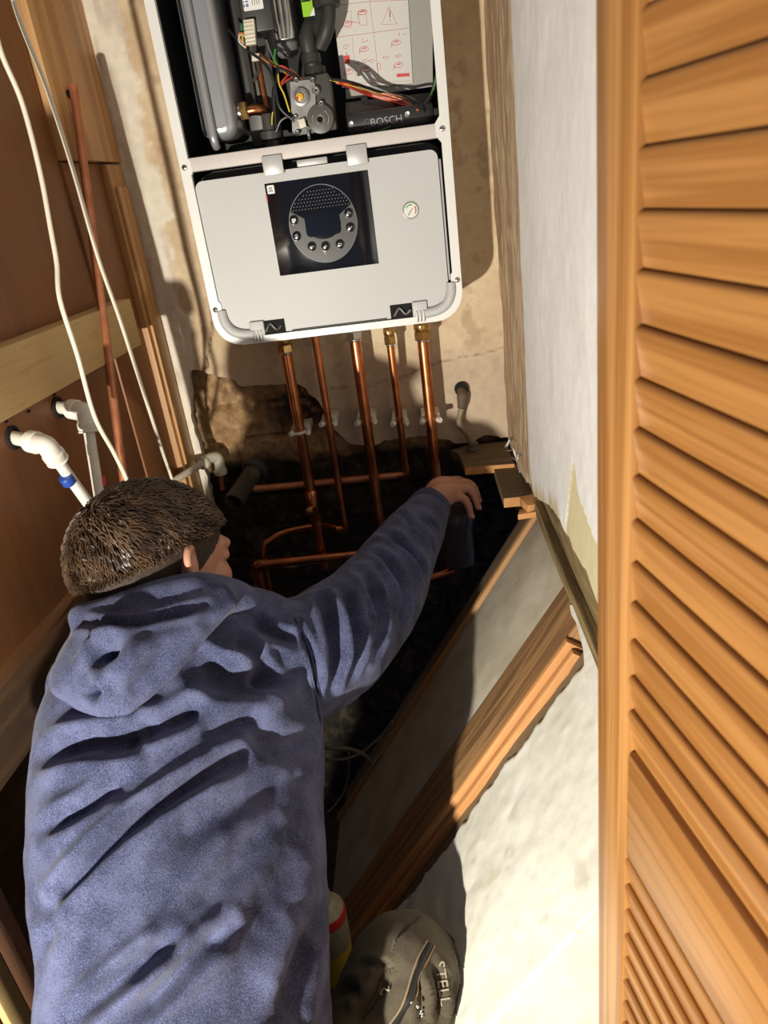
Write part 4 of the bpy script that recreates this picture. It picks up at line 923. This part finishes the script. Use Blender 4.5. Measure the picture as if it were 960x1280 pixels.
def mverts(me): a = np.zeros(len(me.vertices)*3); me.vertices.foreach_get('co', a); return a.reshape(-1, 3)
def mnorm(me): a = np.zeros(len(me.vertices)*3); me.vertex_normals.foreach_get('vector', a); return a.reshape(-1, 3)
def setv(me, V): me.vertices.foreach_set('co', V.ravel()); me.update()
def bvh(me):
    bm = bmesh.new(); bm.from_mesh(me); t = BVHTree.FromBMesh(bm); bm.free(); return t
def hit(t, px, py):
    d = Vector(ray(px, py)).normalized(); r = t.ray_cast(Vector(CAM), d)
    return (np.array(r[0]), np.array(r[1])) if r[0] is not None else (None, None)
def dseg(V, pts):
    best = np.full(len(V), 9.0); par = np.zeros(len(V)); n = len(pts)-1
    for i in range(n):
        a, b = pts[i], pts[i+1]; ab = b-a; t = np.clip(((V-a)@ab)/(ab@ab+1e-12), 0, 1)
        d = np.linalg.norm(V-(a+t[:, None]*ab), axis=1); m = d < best; best[m] = d[m]; par[m] = (i+t[m])/n
    return best, par
def folds(me, tree, lines):
    """each fold: seam points on the cloth, width, depth (negative = ridge), shoulder"""
    V = mverts(me); N = mnorm(me); D = np.zeros(len(V))
    for pts, w, dep_, sh in lines:
        Q_ = [hit(tree, *p)[0] for p in pts]; Q_ = [q for q in Q_ if q is not None]
        if len(Q_) < 2: continue
        Q_ = crom(Q_, 5) if len(Q_) > 2 else Q_
        d, par = dseg(V, Q_); taper = np.clip(np.minimum(par, 1-par)*4+.25, 0, 1)
        D += 1.5*taper*(-dep_*np.exp(-(d/w)**2)+sh*dep_*np.exp(-((d-1.9*w)/(w*.9))**2))
    return V, N, D
person = thing('person', 'person in a navy hoodie seen from behind, reaching for the pipes', 'person', (-.35, .55, 0))
skin = mat('skin', (.50, .245, .165), .45, c2=(.56, .29, .20), scale=25)
skin.node_tree.nodes['Principled BSDF'].inputs['Subsurface Weight'].default_value = .12
skin.node_tree.nodes['Principled BSDF'].inputs['Subsurface Radius'].default_value = (.01, .004, .002)
# cloth: navy sweatshirt with a lighter nap
def cloth(name, c, c2, bump=.5, sc=900):
    m, N, L, b = nodes(name); b.inputs['Roughness'].default_value = .95; b.inputs['Sheen Weight'].default_value = .10; b.inputs['Sheen Roughness'].default_value = .5
    b.inputs['Specular IOR Level'].default_value = .15
    tc = N.new('ShaderNodeTexCoord'); n = N.new('ShaderNodeTexNoise'); n.inputs['Scale'].default_value = sc; n.inputs['Detail'].default_value = 3
    n2 = N.new('ShaderNodeTexNoise'); n2.inputs['Scale'].default_value = 25; n2.inputs['Detail'].default_value = 6
    L.new(tc.outputs['Object'], n.inputs['Vector']); L.new(tc.outputs['Object'], n2.inputs['Vector'])
    mx = N.new('ShaderNodeMath'); mx.operation = 'MULTIPLY_ADD'; mx.inputs[1].default_value = .6; L.new(n.outputs['Fac'], mx.inputs[0])
    m2 = N.new('ShaderNodeMath'); m2.operation = 'MULTIPLY'; m2.inputs[1].default_value = .4; L.new(n2.outputs['Fac'], m2.inputs[0]); L.new(m2.outputs[0], mx.inputs[2])
    r = N.new('ShaderNodeValToRGB'); r.color_ramp.elements[0].position = .42; r.color_ramp.elements[1].position = .58
    r.color_ramp.elements[0].color = (*c, 1); r.color_ramp.elements[1].color = (*c2, 1); L.new(mx.outputs[0], r.inputs['Fac']); L.new(r.outputs['Color'], b.inputs['Base Color'])
    u = N.new('ShaderNodeBump'); u.inputs['Strength'].default_value = bump; u.inputs['Distance'].default_value = .0012; L.new(n.outputs['Fac'], u.inputs['Height']); L.new(u.outputs['Normal'], b.inputs['Normal'])
    return m
navy = cloth('navy_sweatshirt', (.028, .034, .074), (.108, .122, .228))
olive = cloth('olive_work_trousers', (.075, .064, .044), (.11, .094, .066), .3)
# --- joints
INW = np.array([0, .45, -.89])
rings = [(762, 165, 290, .895, .050), (790, 112, 335, .872, .080), (840, 76, 388, .842, .100), (910, 47, 405, .802, .112), (1000, 33, 404, .755, .118),
         (1080, 30, 406, .715, .120), (1150, 33, 409, .686, .120), (1215, 44, 412, .662, .118), (1290, 39, 416, .640, .118), (1370, 30, 430, .620, .118), (1460, 20, 445, .603, .118), (1560, 50, 440, .595, .105)]  # last rings, out of view, are widened so the hips shade soffit and knee
V = []; F = []; n = 40; cents = []
for py, L_, R_, t, b in rings:
    pm = dp((L_+R_)/2, py, t); c = pm+INW*b; tc = (c-CAM)@AF
    tw = np.interp(py, [760, 860, 1300, 1400], [.0, .022, .022, .0]); a = dp(L_+np.interp(py, [780, 950, 1300, 1400], [0, 10, 14, 0]), py, tc-tw*.6); d = dp(R_, py, tc+tw); hw = (d-a)/2; cc_ = (a+d)/2; cents.append((cc_, hw))
    for k in range(n):
        q = 2*PI*k/n; cs, sn = math.cos(q), math.sin(q); e = .95
        V.append(cc_+hw*math.copysign(abs(cs)**e, cs)+INW*b*math.copysign(abs(sn)**e, sn))
for i in range(len(rings)-1):
    for k in range(n): k2 = (k+1) % n; F.append((i*n+k, i*n+k2, (i+1)*n+k2, (i+1)*n+k))
F.append(tuple(range(n-1, -1, -1))); F.append(tuple((len(rings)-1)*n+k for k in range(n)))
hm = MB().add(V, F)
SH = dp(338, 815, .965); EL = dp(468, 752, 1.165); WR = dp(536, 634, 1.395)
sl = [dp(310, 810, .955), dp(352, 828, .965), dp(412, 806, 1.035), dp(470, 748, 1.15), dp(502, 692, 1.26), dp(530, 646, 1.37)]
chain(sl, [.080, .084, .085, .074, .062, .046], 28, 6, mb=hm)
LS = dp(118, 862, 1.00)
chain([dp(160, 835, .97), LS, LS+np.array([-.0, .16, -.17]), LS+np.array([.10, .34, -.22])], [.066, .060, .055, .05], 24, 5, mb=hm)
hood_me = grow(hm, .0042, 9)
tr0 = bvh(hood_me)
FL = [  # back
    ([(52, 945), (105, 932), (150, 928), (178, 918)], .012, .013, .55),
    ([(172, 914), (205, 905), (262, 880)], .010, .010, .5),
    ([(248, 832), (285, 852), (318, 852), (340, 842)], .016, .016, .45),
    ([(252, 800), (280, 822), (310, 832), (342, 826)], .007, -.006, .2),
    ([(250, 916), (285, 905), (330, 884)], .010, .007, .4),
    ([(62, 1128), (95, 1096), (125, 1064), (170, 1026), (215, 995), (262, 966), (300, 944)], .0085, .011, .75),
    ([(55, 1036), (100, 1012), (152, 978)], .0085, .008, .6),
    ([(92, 1278), (140, 1232), (180, 1200), (212, 1176)], .008, .009, .6),
    ([(160, 1280), (205, 1236), (250, 1190), (284, 1158)], .008, .010, .7),
    ([(70, 905), (110, 940), (150, 915)], .02, -.004, 0),
    ([(410, 1105), (388, 1160), (372, 1210), (350, 1265)], .016, .010, .5),
    ([(330, 1275), (352, 1200), (378, 1120), (390, 1040)], .020, -.006, .2),
    ([(230, 1140), (290, 1080), (350, 1010)], .012, .004, .5),
    ([(210, 1060), (270, 1020), (340, 985)], .012, .004, .5),
    ([(190, 1210), (250, 1140), (320, 1060)], .012, .004, .5),
    ([(36, 1120), (60, 1150), (50, 1190)], .010, .006, .3),
    ([(300, 905), (345, 930), (385, 930)], .014, .006, .4),
    ([(290, 800), (312, 815), (330, 840), (352, 860)], .009, .009, .5),
    ([(315, 775), (340, 790), (372, 800)], .008, .007, .5),
    # sleeve
    ([(372, 775), (386, 810), (396, 850), (402, 905)], .0045, .0050, .5),
    ([(398, 745), (412, 780), (418, 820), (414, 860)], .009, .010, .6),
    ([(425, 735), (438, 770), (444, 805), (436, 845)], .009, .011, .6),
    ([(450, 712), (466, 745), (474, 780), (468, 815)], .009, .011, .6),
    ([(470, 690), (492, 715), (505, 745), (502, 775)], .008, .010, .6),
    ([(478, 665), (500, 680), (520, 700), (530, 722)], .008, .009, .6),
    ([(498, 640), (516, 655), (535, 670), (543, 690)], .007, .006, .5),
    ([(508, 625), (524, 636), (540, 652), (548, 664)], .004, .004, .5),
]
V, N, D = folds(hood_me, tr0, FL)
D += (fbm(V*np.array([1, 1, 1]), 16, 101)-.5)*.008+(fbm(V, 45, 103)-.5)*.0022
setv(hood_me, V+N*D[:, None])
hoodie = link('hoodie', hood_me, navy, person, True, 180)
PL0 = Vector(person.location)
def tree_of(o):                        # in world coordinates again
    me = o.data.copy(); me.transform(Matrix.Translation(PL0)); t = bvh(me); bpy.data.meshes.remove(me); return t
tr1 = tree_of(hoodie)
def seam(pts, r, m, parent, name='seam', off=.0006):
    Q_ = []
    for p in pts:
        q, nn = hit(tr1, *p)
        if q is not None: Q_.append(q+nn*off)
    if len(Q_) > 1: obj(name, MB().tube(Q_, r, 6, smooth=4), m, parent)
seam([(368, 772), (380, 795), (388, 815), (394, 840), (400, 868), (405, 900)], .0013, navy, hoodie)
seam([(364, 776), (376, 800), (384, 822), (390, 846), (396, 874), (401, 902)], .0008, navy, hoodie)
# --- the hood lying on the back
outl = [(112, 768, .862), (84, 800, .850), (60, 848, .835), (63, 866, .825), (95, 888, .812), (130, 903, .804), (158, 897, .806), (190, 870, .818), (226, 832, .835), (262, 792, .850), (300, 752, .872), (285, 728, .890), (230, 732, .888), (165, 745, .878)]
mb = MB(); nO = len(outl); top = [dp(a, b, t-.030) for a, b, t in outl]; bot = [dp(a, b, t+.055) for a, b, t in outl]
ctr = (dp(150, 820, .765)); cb_ = dp(165, 820, .93)
V = top+bot+[ctr, cb_]; F = [(i, (i+1) % nO, 2*nO) for i in range(nO)]+[(nO+(i+1) % nO, nO+i, 2*nO+1) for i in range(nO)]+[(i, i+nO, (i+1) % nO+nO, (i+1) % nO) for i in range(nO)]
mb.add(V, F)
chain([dp(104, 772, .862), dp(150, 764, .855), dp(200, 748, .860), dp(250, 740, .875), dp(292, 745, .905), dp(316, 768, .95), dp(322, 790, .99)], [.018, .022, .024, .024, .023, .022, .020], 20, 6, mb=mb)
chain([dp(104, 772, .862), dp(120, 775, .92), dp(160, 790, 1.0), dp(230, 790, 1.04), dp(322, 790, .99)], [.018, .02, .024, .024, .020], 20, 6, mb=mb)
hood_m = grow(mb, .0042, 14, .6)
trh = bvh(hood_m)
V, N, D = folds(hood_m, trh, [
    ([(133, 822), (128, 812), (140, 820)], .011, .016, .3), ([(112, 852), (118, 864), (114, 858)], .007, .012, .3),
    ([(95, 850), (112, 832), (132, 816), (150, 806)], .010, .006, .4),
    ([(100, 780), (150, 782), (200, 772), (255, 756)], .0060, .008, .4),
    ([(116, 782), (118, 800), (117, 815)], .0018, .0025, .2), ([(108, 845), (104, 870), (112, 892)], .0018, .0020, .2),
    ([(200, 850), (230, 812), (262, 775)], .012, -.004, .2), ([(160, 870), (185, 845), (215, 810)], .010, .004, .4)])
D += (fbm(V, 22, 111)-.5)*.006
setv(hood_m, V+N*D[:, None])
hood = obj('hood_seam', MB().tube([dp(117, 782, .80), dp(117, 783, .80)], .0003, 4), navy, person); bpy.data.objects.remove(hood)
hood = link('hood', hood_m, navy, person, True, 180); hood.parent = hoodie
# --- ribbed cuff
c0, c1 = sl[-1], WR; d = (c1-sl[-2]); d /= np.linalg.norm(d)
obj('cuff', MB().lathe(sl[-1]+d*.016, d, [(0, .040), (.004, .0435), (.022, .041), (.034, .0375), (.036, .034), (.02, .033)], 36), navy, person).parent = hoodie
# --- head frame
az = math.radians(50); pt = math.radians(20)
hf = np.array([math.cos(pt)*math.cos(az), math.cos(pt)*math.sin(az), -math.sin(pt)])
hr = np.cross(hf, [0, 0, 1.]); hr /= np.linalg.norm(hr); hu = np.cross(hr, hf)
tl_ = math.radians(-16); hu, hr = hu*math.cos(tl_)+hr*math.sin(tl_), hr*math.cos(tl_)-hu*math.sin(tl_)
HC = dp(195, 706, .950)
def H(f, r, u): return HC+hf*f+hr*r+hu*u
bd = MB()
ell(bd, H(-.004, 0, .012), (hf*.098, hr*.076, hu*.092)); ell(bd, H(.030, 0, -.035), (hf*.062, hr*.060, hu*.075))
ell(bd, H(.062, 0, -.082), (hf*.026, hr*.026, hu*.020)); ell(bd, H(.083, 0, .020), (hf*.014, hr*.050, hu*.014))
chain([H(.092, 0, .004), H(.104, 0, -.020), H(.098, 0, -.036)], [.009, .012, .011], 12, 4, mb=bd)
for s_ in (-1, 1):
    ell(bd, H(.060, s_*.040, -.022), (hf*.026, hr*.022, hu*.020)); ell(bd, H(.082, s_*.031, .004), (hf*.011, hr*.013, hu*.009))
    a = [H(.008, s_*.074, .002), H(-.003, s_*.086, .018), H(-.013, s_*.094, .006), H(-.010, s_*.092, -.014), H(.000, s_*.082, -.032)]
    chain(a, [.005, .0055, .0055, .005, .006], 10, 5, mb=bd); ell(bd, H(.000, s_*.079, -.008), (hf*.011, hr*.008, hu*.022))
chain([H(.093, -.02, -.055), H(.098, 0, -.056), H(.093, .02, -.055)], [.004, .007, .004], 10, 4, mb=bd)
NB = dp(225, 800, .955)
chain([H(-.028, 0, -.045), H(-.030, 0, -.085)*.5+NB*.5, NB], [.058, .056, .062], 24, 5, mb=bd)
# inner trunk, arms and legs under the clothes
cs_ = [c for c, h in cents]
chain([NB, cs_[3], cs_[5], cs_[7], cs_[9]], [.06, .085, .085, .085, .09], 24, 5, mb=bd)
chain([dp(280, 812, .965), SH, EL, WR], [.05, .052, .042, .028], 20, 7, mb=bd)
chain([NB, dp(280, 812, .965)], [.05, .05], 16, mb=bd); chain([NB, dp(150, 830, .96)], [.05, .05], 16, mb=bd)
chain([dp(160, 835, .97), LS, LS+np.array([-.0, .16, -.17]), LS+np.array([.10, .34, -.22])], [.05, .05, .04, .028], 18, 5, mb=bd)
# hand
KN = {'p': (568, 621, 1.410), 'r': (574, 612, 1.428), 'm': (572, 605, 1.452), 'i': (564, 602, 1.472)}
palm0 = dp(535, 630, 1.39)
chain([WR, dp(551, 619, 1.405), dp(KN['r'][0]-2, KN['r'][1]+1, KN['r'][2])], [.027, .026, .0155], 18, 5, mb=bd)
chain([WR, dp(549, 611, 1.425), dp(570, 605, 1.458)], [.024, .024, .0150], 16, 5, mb=bd)
chain([WR, dp(549, 625, 1.398), dp(567, 621, 1.412)], [.023, .021, .0130], 16, 5, mb=bd)
fing = {'p': [KN['p'], (579, 623, 1.410), (585.5, 632, 1.408), (589, 645, 1.408)], 'r': [KN['r'], (585, 611, 1.425), (593, 619, 1.420), (597.5, 634, 1.418)],
        'm': [KN['m'], (583, 604, 1.450), (592, 610, 1.448), (598, 625, 1.446)], 'i': [KN['i'], (575, 601, 1.475), (584, 608, 1.478), (589, 621, 1.476)]}
FR = {'p': [.0100, .0090, .0080, .0066], 'r': [.0110, .0098, .0086, .0070], 'm': [.0112, .0100, .0088, .0072], 'i': [.011, .010, .0086, .0070]}
for k in fing: chain([dp(*q) for q in fing[k]], FR[k], 14, 5, mb=bd)
chain([dp(545, 622, 1.425), dp(541, 636, 1.432), dp(541, 648, 1.438), dp(543, 657, 1.442)], [.014, .012, .010, .0085], 14, 5, mb=bd)
HIPR = dp(340, 1500, .74); KR = dp(504, 1224, .850); HIPL = dp(150, 1500, .76)
KLf = np.array([-.45, .66, .40]); FTR = np.array([-.47, .42, .06]); FTL = np.array([-.62, .30, .06])
chain([HIPR, dp(470, 1340, .84), KR], [.065, .062, .050], 20, 6, mb=bd); chain([KR, (KR+FTR)/2, FTR], [.048, .045, .035], 18, 6, mb=bd)
chain([HIPL, (HIPL+KLf)/2, KLf], [.065, .062, .05], 18, 6, mb=bd); chain([KLf, (KLf+FTL)/2, FTL], [.048, .045, .035], 18, 6, mb=bd)
chain([HIPL, cs_[9], HIPR], [.08, .09, .08], 20, 6, mb=bd)
bmesh_ = grow(bd, .0030, 4)
body = link('body', bmesh_, skin, person, True, 180)
nail = mat('fingernail', (.58, .33, .26), .3)
for k in ('p', 'r', 'm'):
    a, b = dp(*fing[k][2]), dp(*fing[k][3]); d = (b-a)/np.linalg.norm(b-a); o_ = -ray(fing[k][3][0], fing[k][3][1]); o_ = o_-d*(o_@d); o_ /= np.linalg.norm(o_); w = np.cross(d, o_)
    o_ = (o_*.75+AR*.6); o_ = o_-d*(o_@d); o_ /= np.linalg.norm(o_); w = np.cross(d, o_)
    ell_ = MB(); ell(ell_, b+d*.0015+o_*(FR[k][3]*.80), (d*.0052, w*.0042, o_*.0016), 8); obj('fingernail', ell_, nail, body)
eye_m = mat('eye_white', (.7, .68, .64), .2)
for s_ in (-1, 1):
    mb = MB(); ell(mb, H(.076, s_*.031, .001), (hf*.010, hr*.010, hu*.010), 10); obj('eye', mb, eye_m, body)
    obj('eyebrow', MB().tube([H(.090, s_*.016, .020), H(.093, s_*.030, .024), H(.088, s_*.038, .023)], .003, 6, smooth=3), mat('brow_brown', (.035, .02, .012), .7), body)
# --- hair
hair_m = mat('brown_hair', (.035, .020, .012), .42, c2=(.12, .072, .042), scale=45, spec=.5)
stub = mat('short_hair', (.022, .013, .009), .8, c2=(.045, .027, .018), scale=240, lo_=.42, hi_=.58)
def skull(df, dr, du, off): return H(-.004, 0, .012)+hf*df*(.098+off)+hr*dr*(.076+off)+hu*du*(.088+off)
def cap(limit, off, nn=48, wob=0):
    V = []; F = []; idx = {}
    for i in range(nn+1):
        a = PI*i/nn
        for k in range(2*nn):
            t = PI*k/nn; df, dr, du = math.sin(a)*math.cos(t), math.sin(a)*math.sin(t), math.cos(a)
            V.append(skull(df, dr, du, off))
    for i in range(nn):
        for k in range(2*nn):
            k2 = (k+1) % (2*nn); a = PI*(i+.5)/nn; t = PI*(k+.5)/nn
            if limit(math.sin(a)*math.cos(t), math.sin(a)*math.sin(t), math.cos(a)): F.append((i*2*nn+k, i*2*nn+k2, (i+1)*2*nn+k2, (i+1)*2*nn+k))
    return MB().add(V, F)
def lim_top(df, dr, du): return du > (.16+.50*df if df < 0 else .16+.34*df)
def lim_fade(df, dr, du): return du > (-.50+.40*df if df < .10 else -.46+.95*df) and df < .80+.04*math.sin(du*40+dr*9)
obj('short_hair', cap(lim_fade, .0022, 120), stub, body)
hr_cap = cap(lim_top, .004)
rs = np.random.RandomState(5); crown = np.array([-.66, .05, .75]); hb = MB()
tries = 0; cnt = 0
while cnt < 12000 and tries < 70000:
    tries += 1; d = rs.normal(size=3); d /= np.linalg.norm(d)
    if not lim_top(*d): continue
    fl = d-crown*0; tv = d-crown; tv = tv-d*(tv@d); ln = np.linalg.norm(tv)+1e-6; tv /= ln
    fwd = np.array([1., 0, -.1]); fwd = fwd-d*(fwd@d)
    w = .55 if d[2] > .35 else .1
    tv = tv*(1-w)+fwd*w*.9+rs.normal(size=3)*.16; tv = tv-d*(tv@d); tv /= np.linalg.norm(tv)+1e-9
    # clumps wander together
    ph = math.sin(d[0]*9+d[1]*5)*.35; side_ = np.cross(d, tv); tv = tv+side_*ph; tv /= np.linalg.norm(tv)
    L_ = (.24+.16*rs.rand())*np.clip((d[2]-.16-(.50 if d[0] < 0 else .34)*d[0])/.35, .30, 1); lift = .004+.008*rs.rand(); pts = []
    for q, lf in ((0, .003), (.35, .006+lift*.5), (.7, .006+lift*.8), (1, .005+lift*.4)):
        e = d+tv*L_*q; e /= np.linalg.norm(e); pts.append(skull(*e, lf))
    hb.tube(pts, [.0010, .0010, .0008, .0002], 3, cap=False); cnt += 1
hr_cap.add(hb.v, hb.f)
ho = obj('hair', hr_cap, hair_m, body, True, 60)
# --- trousers
tm = MB()
chain([HIPR, dp(460, 1370, .80), dp(496, 1285, .832), dp(504, 1222, .850)], [.105, .092, .080, .070], 28, 7, mb=tm)
chain([dp(504, 1222, .850), (KR+FTR)/2, FTR], [.068, .066, .055], 24, 6, mb=tm)
chain([HIPL, (HIPL+KLf)/2, KLf], [.100, .09, .075], 24, 6, mb=tm); chain([KLf, (KLf+FTL)/2, FTL], [.073, .068, .055], 24, 6, mb=tm)
chain([HIPL, cs_[9]+INW*.01, HIPR], [.105, .100, .105], 24, 6, mb=tm)
tme = grow(tm, .0050, 6); tt = bvh(tme)
V, N, D = folds(tme, tt, [([(422, 1215), (450, 1205), (478, 1207), (490, 1212)], .0035, .004, .5), ([(440, 1280), (470, 1250), (490, 1215)], .009, .006, .5), ([(545, 1275), (548, 1240), (538, 1205)], .008, .006, .5),
                          ([(525, 1280), (528, 1250), (522, 1225)], .006, .005, .5), ([(425, 1240), (440, 1235), (452, 1245)], .006, .005, .5), ([(562, 1275), (566, 1250), (560, 1225)], .006, .004, .5)])
D += (fbm(V, 20, 121)-.5)*.008
setv(tme, V+N*D[:, None]); tro = link('trousers', tme, olive, person, True, 180); tt = tree_of(tro)
def decal(name, poly, m, parent, off, step=2.5, tree=None):
    xs = [p[0] for p in poly]; ys = [p[1] for p in poly]; nx = int((max(xs)-min(xs))/step)+2; ny = int((max(ys)-min(ys))/step)+2
    g = {}; V = []; F = []
    for i in range(nx):
        for j in range(ny):
            x = min(xs)+i*step; y = min(ys)+j*step
            if not inpoly(np.array([x]), y, poly)[0]: continue
            q, nn = hit(tree, x, y)
            if q is None: continue
            g[i, j] = len(V); V.append(q+nn*off)
    n_ = len(V); 
    for (i, j), k in g.items():
        c = [g.get((i, j)), g.get((i+1, j)), g.get((i+1, j+1)), g.get((i, j+1))]
        if all(x is not None for x in c): F.append(tuple(c))
    mb = MB().add(V, F); me = bpy.data.meshes.new(name); me.from_pydata(mb.v, [], mb.f); fin(me)
    o = link(name, me, m, parent, True, 180); s_ = o.modifiers.new('t', 'SOLIDIFY'); s_.thickness = .0012; s_.offset = 0; return o
pk = decal('pocket', [(527, 1146), (502, 1168), (494, 1178), (476, 1228), (452, 1290), (556, 1290), (566, 1262), (574, 1228), (568, 1196), (546, 1163)], olive, tro, .0030, 1.6, tt)
def onT(px, py, off): q, nn = hit(tt, px, py); return (q+nn*off) if q is not None else None
def tubeT(name, pts, r, m, parent, off): 
    Q_ = [onT(a, b, off) for a, b in pts]; Q_ = [q for q in Q_ if q is not None]
    return obj(name, MB().tube(Q_, r, 6, smooth=4, flat=.5), m, parent) if len(Q_) > 1 else None
zp = tubeT('zip', [(535, 1182), (527, 1198), (518, 1220), (513, 1245), (503, 1262), (492, 1282)], .0042, mat('zip_black', (.012, .012, .012), .5), pk, .0045)
pip = mat('zip_piping', (.28, .19, .12), .7)
tubeT('zip_piping', [(532, 1179), (522, 1198), (513, 1219), (508, 1243), (498, 1261), (487, 1280)], .0010, pip, pk, .0050)
tubeT('zip_piping', [(540, 1185), (532, 1200), (523, 1221), (517, 1243), (514, 1256)], .0010, pip, pk, .0050)
for k in range(7):
    q = onT(514+k*1.9, 1252+k*3.4, .0065)
    if q is not None: obj('zip_chain', MB().ball(q, .0014, 6), MATS['screw_steel'], pk)
pr_ = mat('worn_print', (.30, .27, .20), .8)
q, nn = hit(tt, 553, 1228)
if q is not None:
    a, _ = hit(tt, 548, 1205); b, _ = hit(tt, 556, 1256)
    ux = (b-a)/np.linalg.norm(b-a); nn = nn-ux*(nn@ux); nn /= np.linalg.norm(nn); uz = np.cross(nn, ux)
    text('print_lettering', 'STELL', pr_, q+nn*.0055, .0165, tro, ux=ux, uz=uz, squash=1.0)
tubeT('trouser_seam', [(494, 1178), (484, 1206), (470, 1240), (455, 1276)], .0011, olive, tro, .0050)
tubeT('paint_mark', [(476, 1241), (481, 1244), (485, 1239), (490, 1241), (491, 1236)], .0014, mat('paint_grey', (.36, .34, .28), .8), tro, .006)
mb = MB(); kp = dp(512, 1222, .905); kn = np.array(kp)-np.array(KR)
ell(mb, dp(521, 1214, .872), (AR*.060-AD*.0, AD*.058, AF*.030), 14); ell(mb, dp(484, 1180, .875), (AR*.042+AD*-.008, AD*.026, AF*.03), 12)
kme = grow(mb, .004, 6); link('knee_pad', kme, mat('knee_pad_black', (.022, .020, .020), .6), person, True, 180)
boot = mat('boot_dark', (.03, .022, .016), .6)
for f0 in (FTR, FTL):
    mb = MB(); chain([f0+np.array([0, -.05, -.022]), f0+np.array([.01, .05, -.020]), f0+np.array([.02, .15, -.026])], [.036, .040, .032], 16, 5, mb=mb); chain([f0+np.array([0, 0, 0]), f0+np.array([0, -.01, .09])], [.042, .050], 16, mb=mb)
    me = grow(mb, .005, 4); V = mverts(me); V[:, 2] = np.maximum(V[:, 2], .0005); setv(me, V); link('boot', me, boot, person, True, 180)
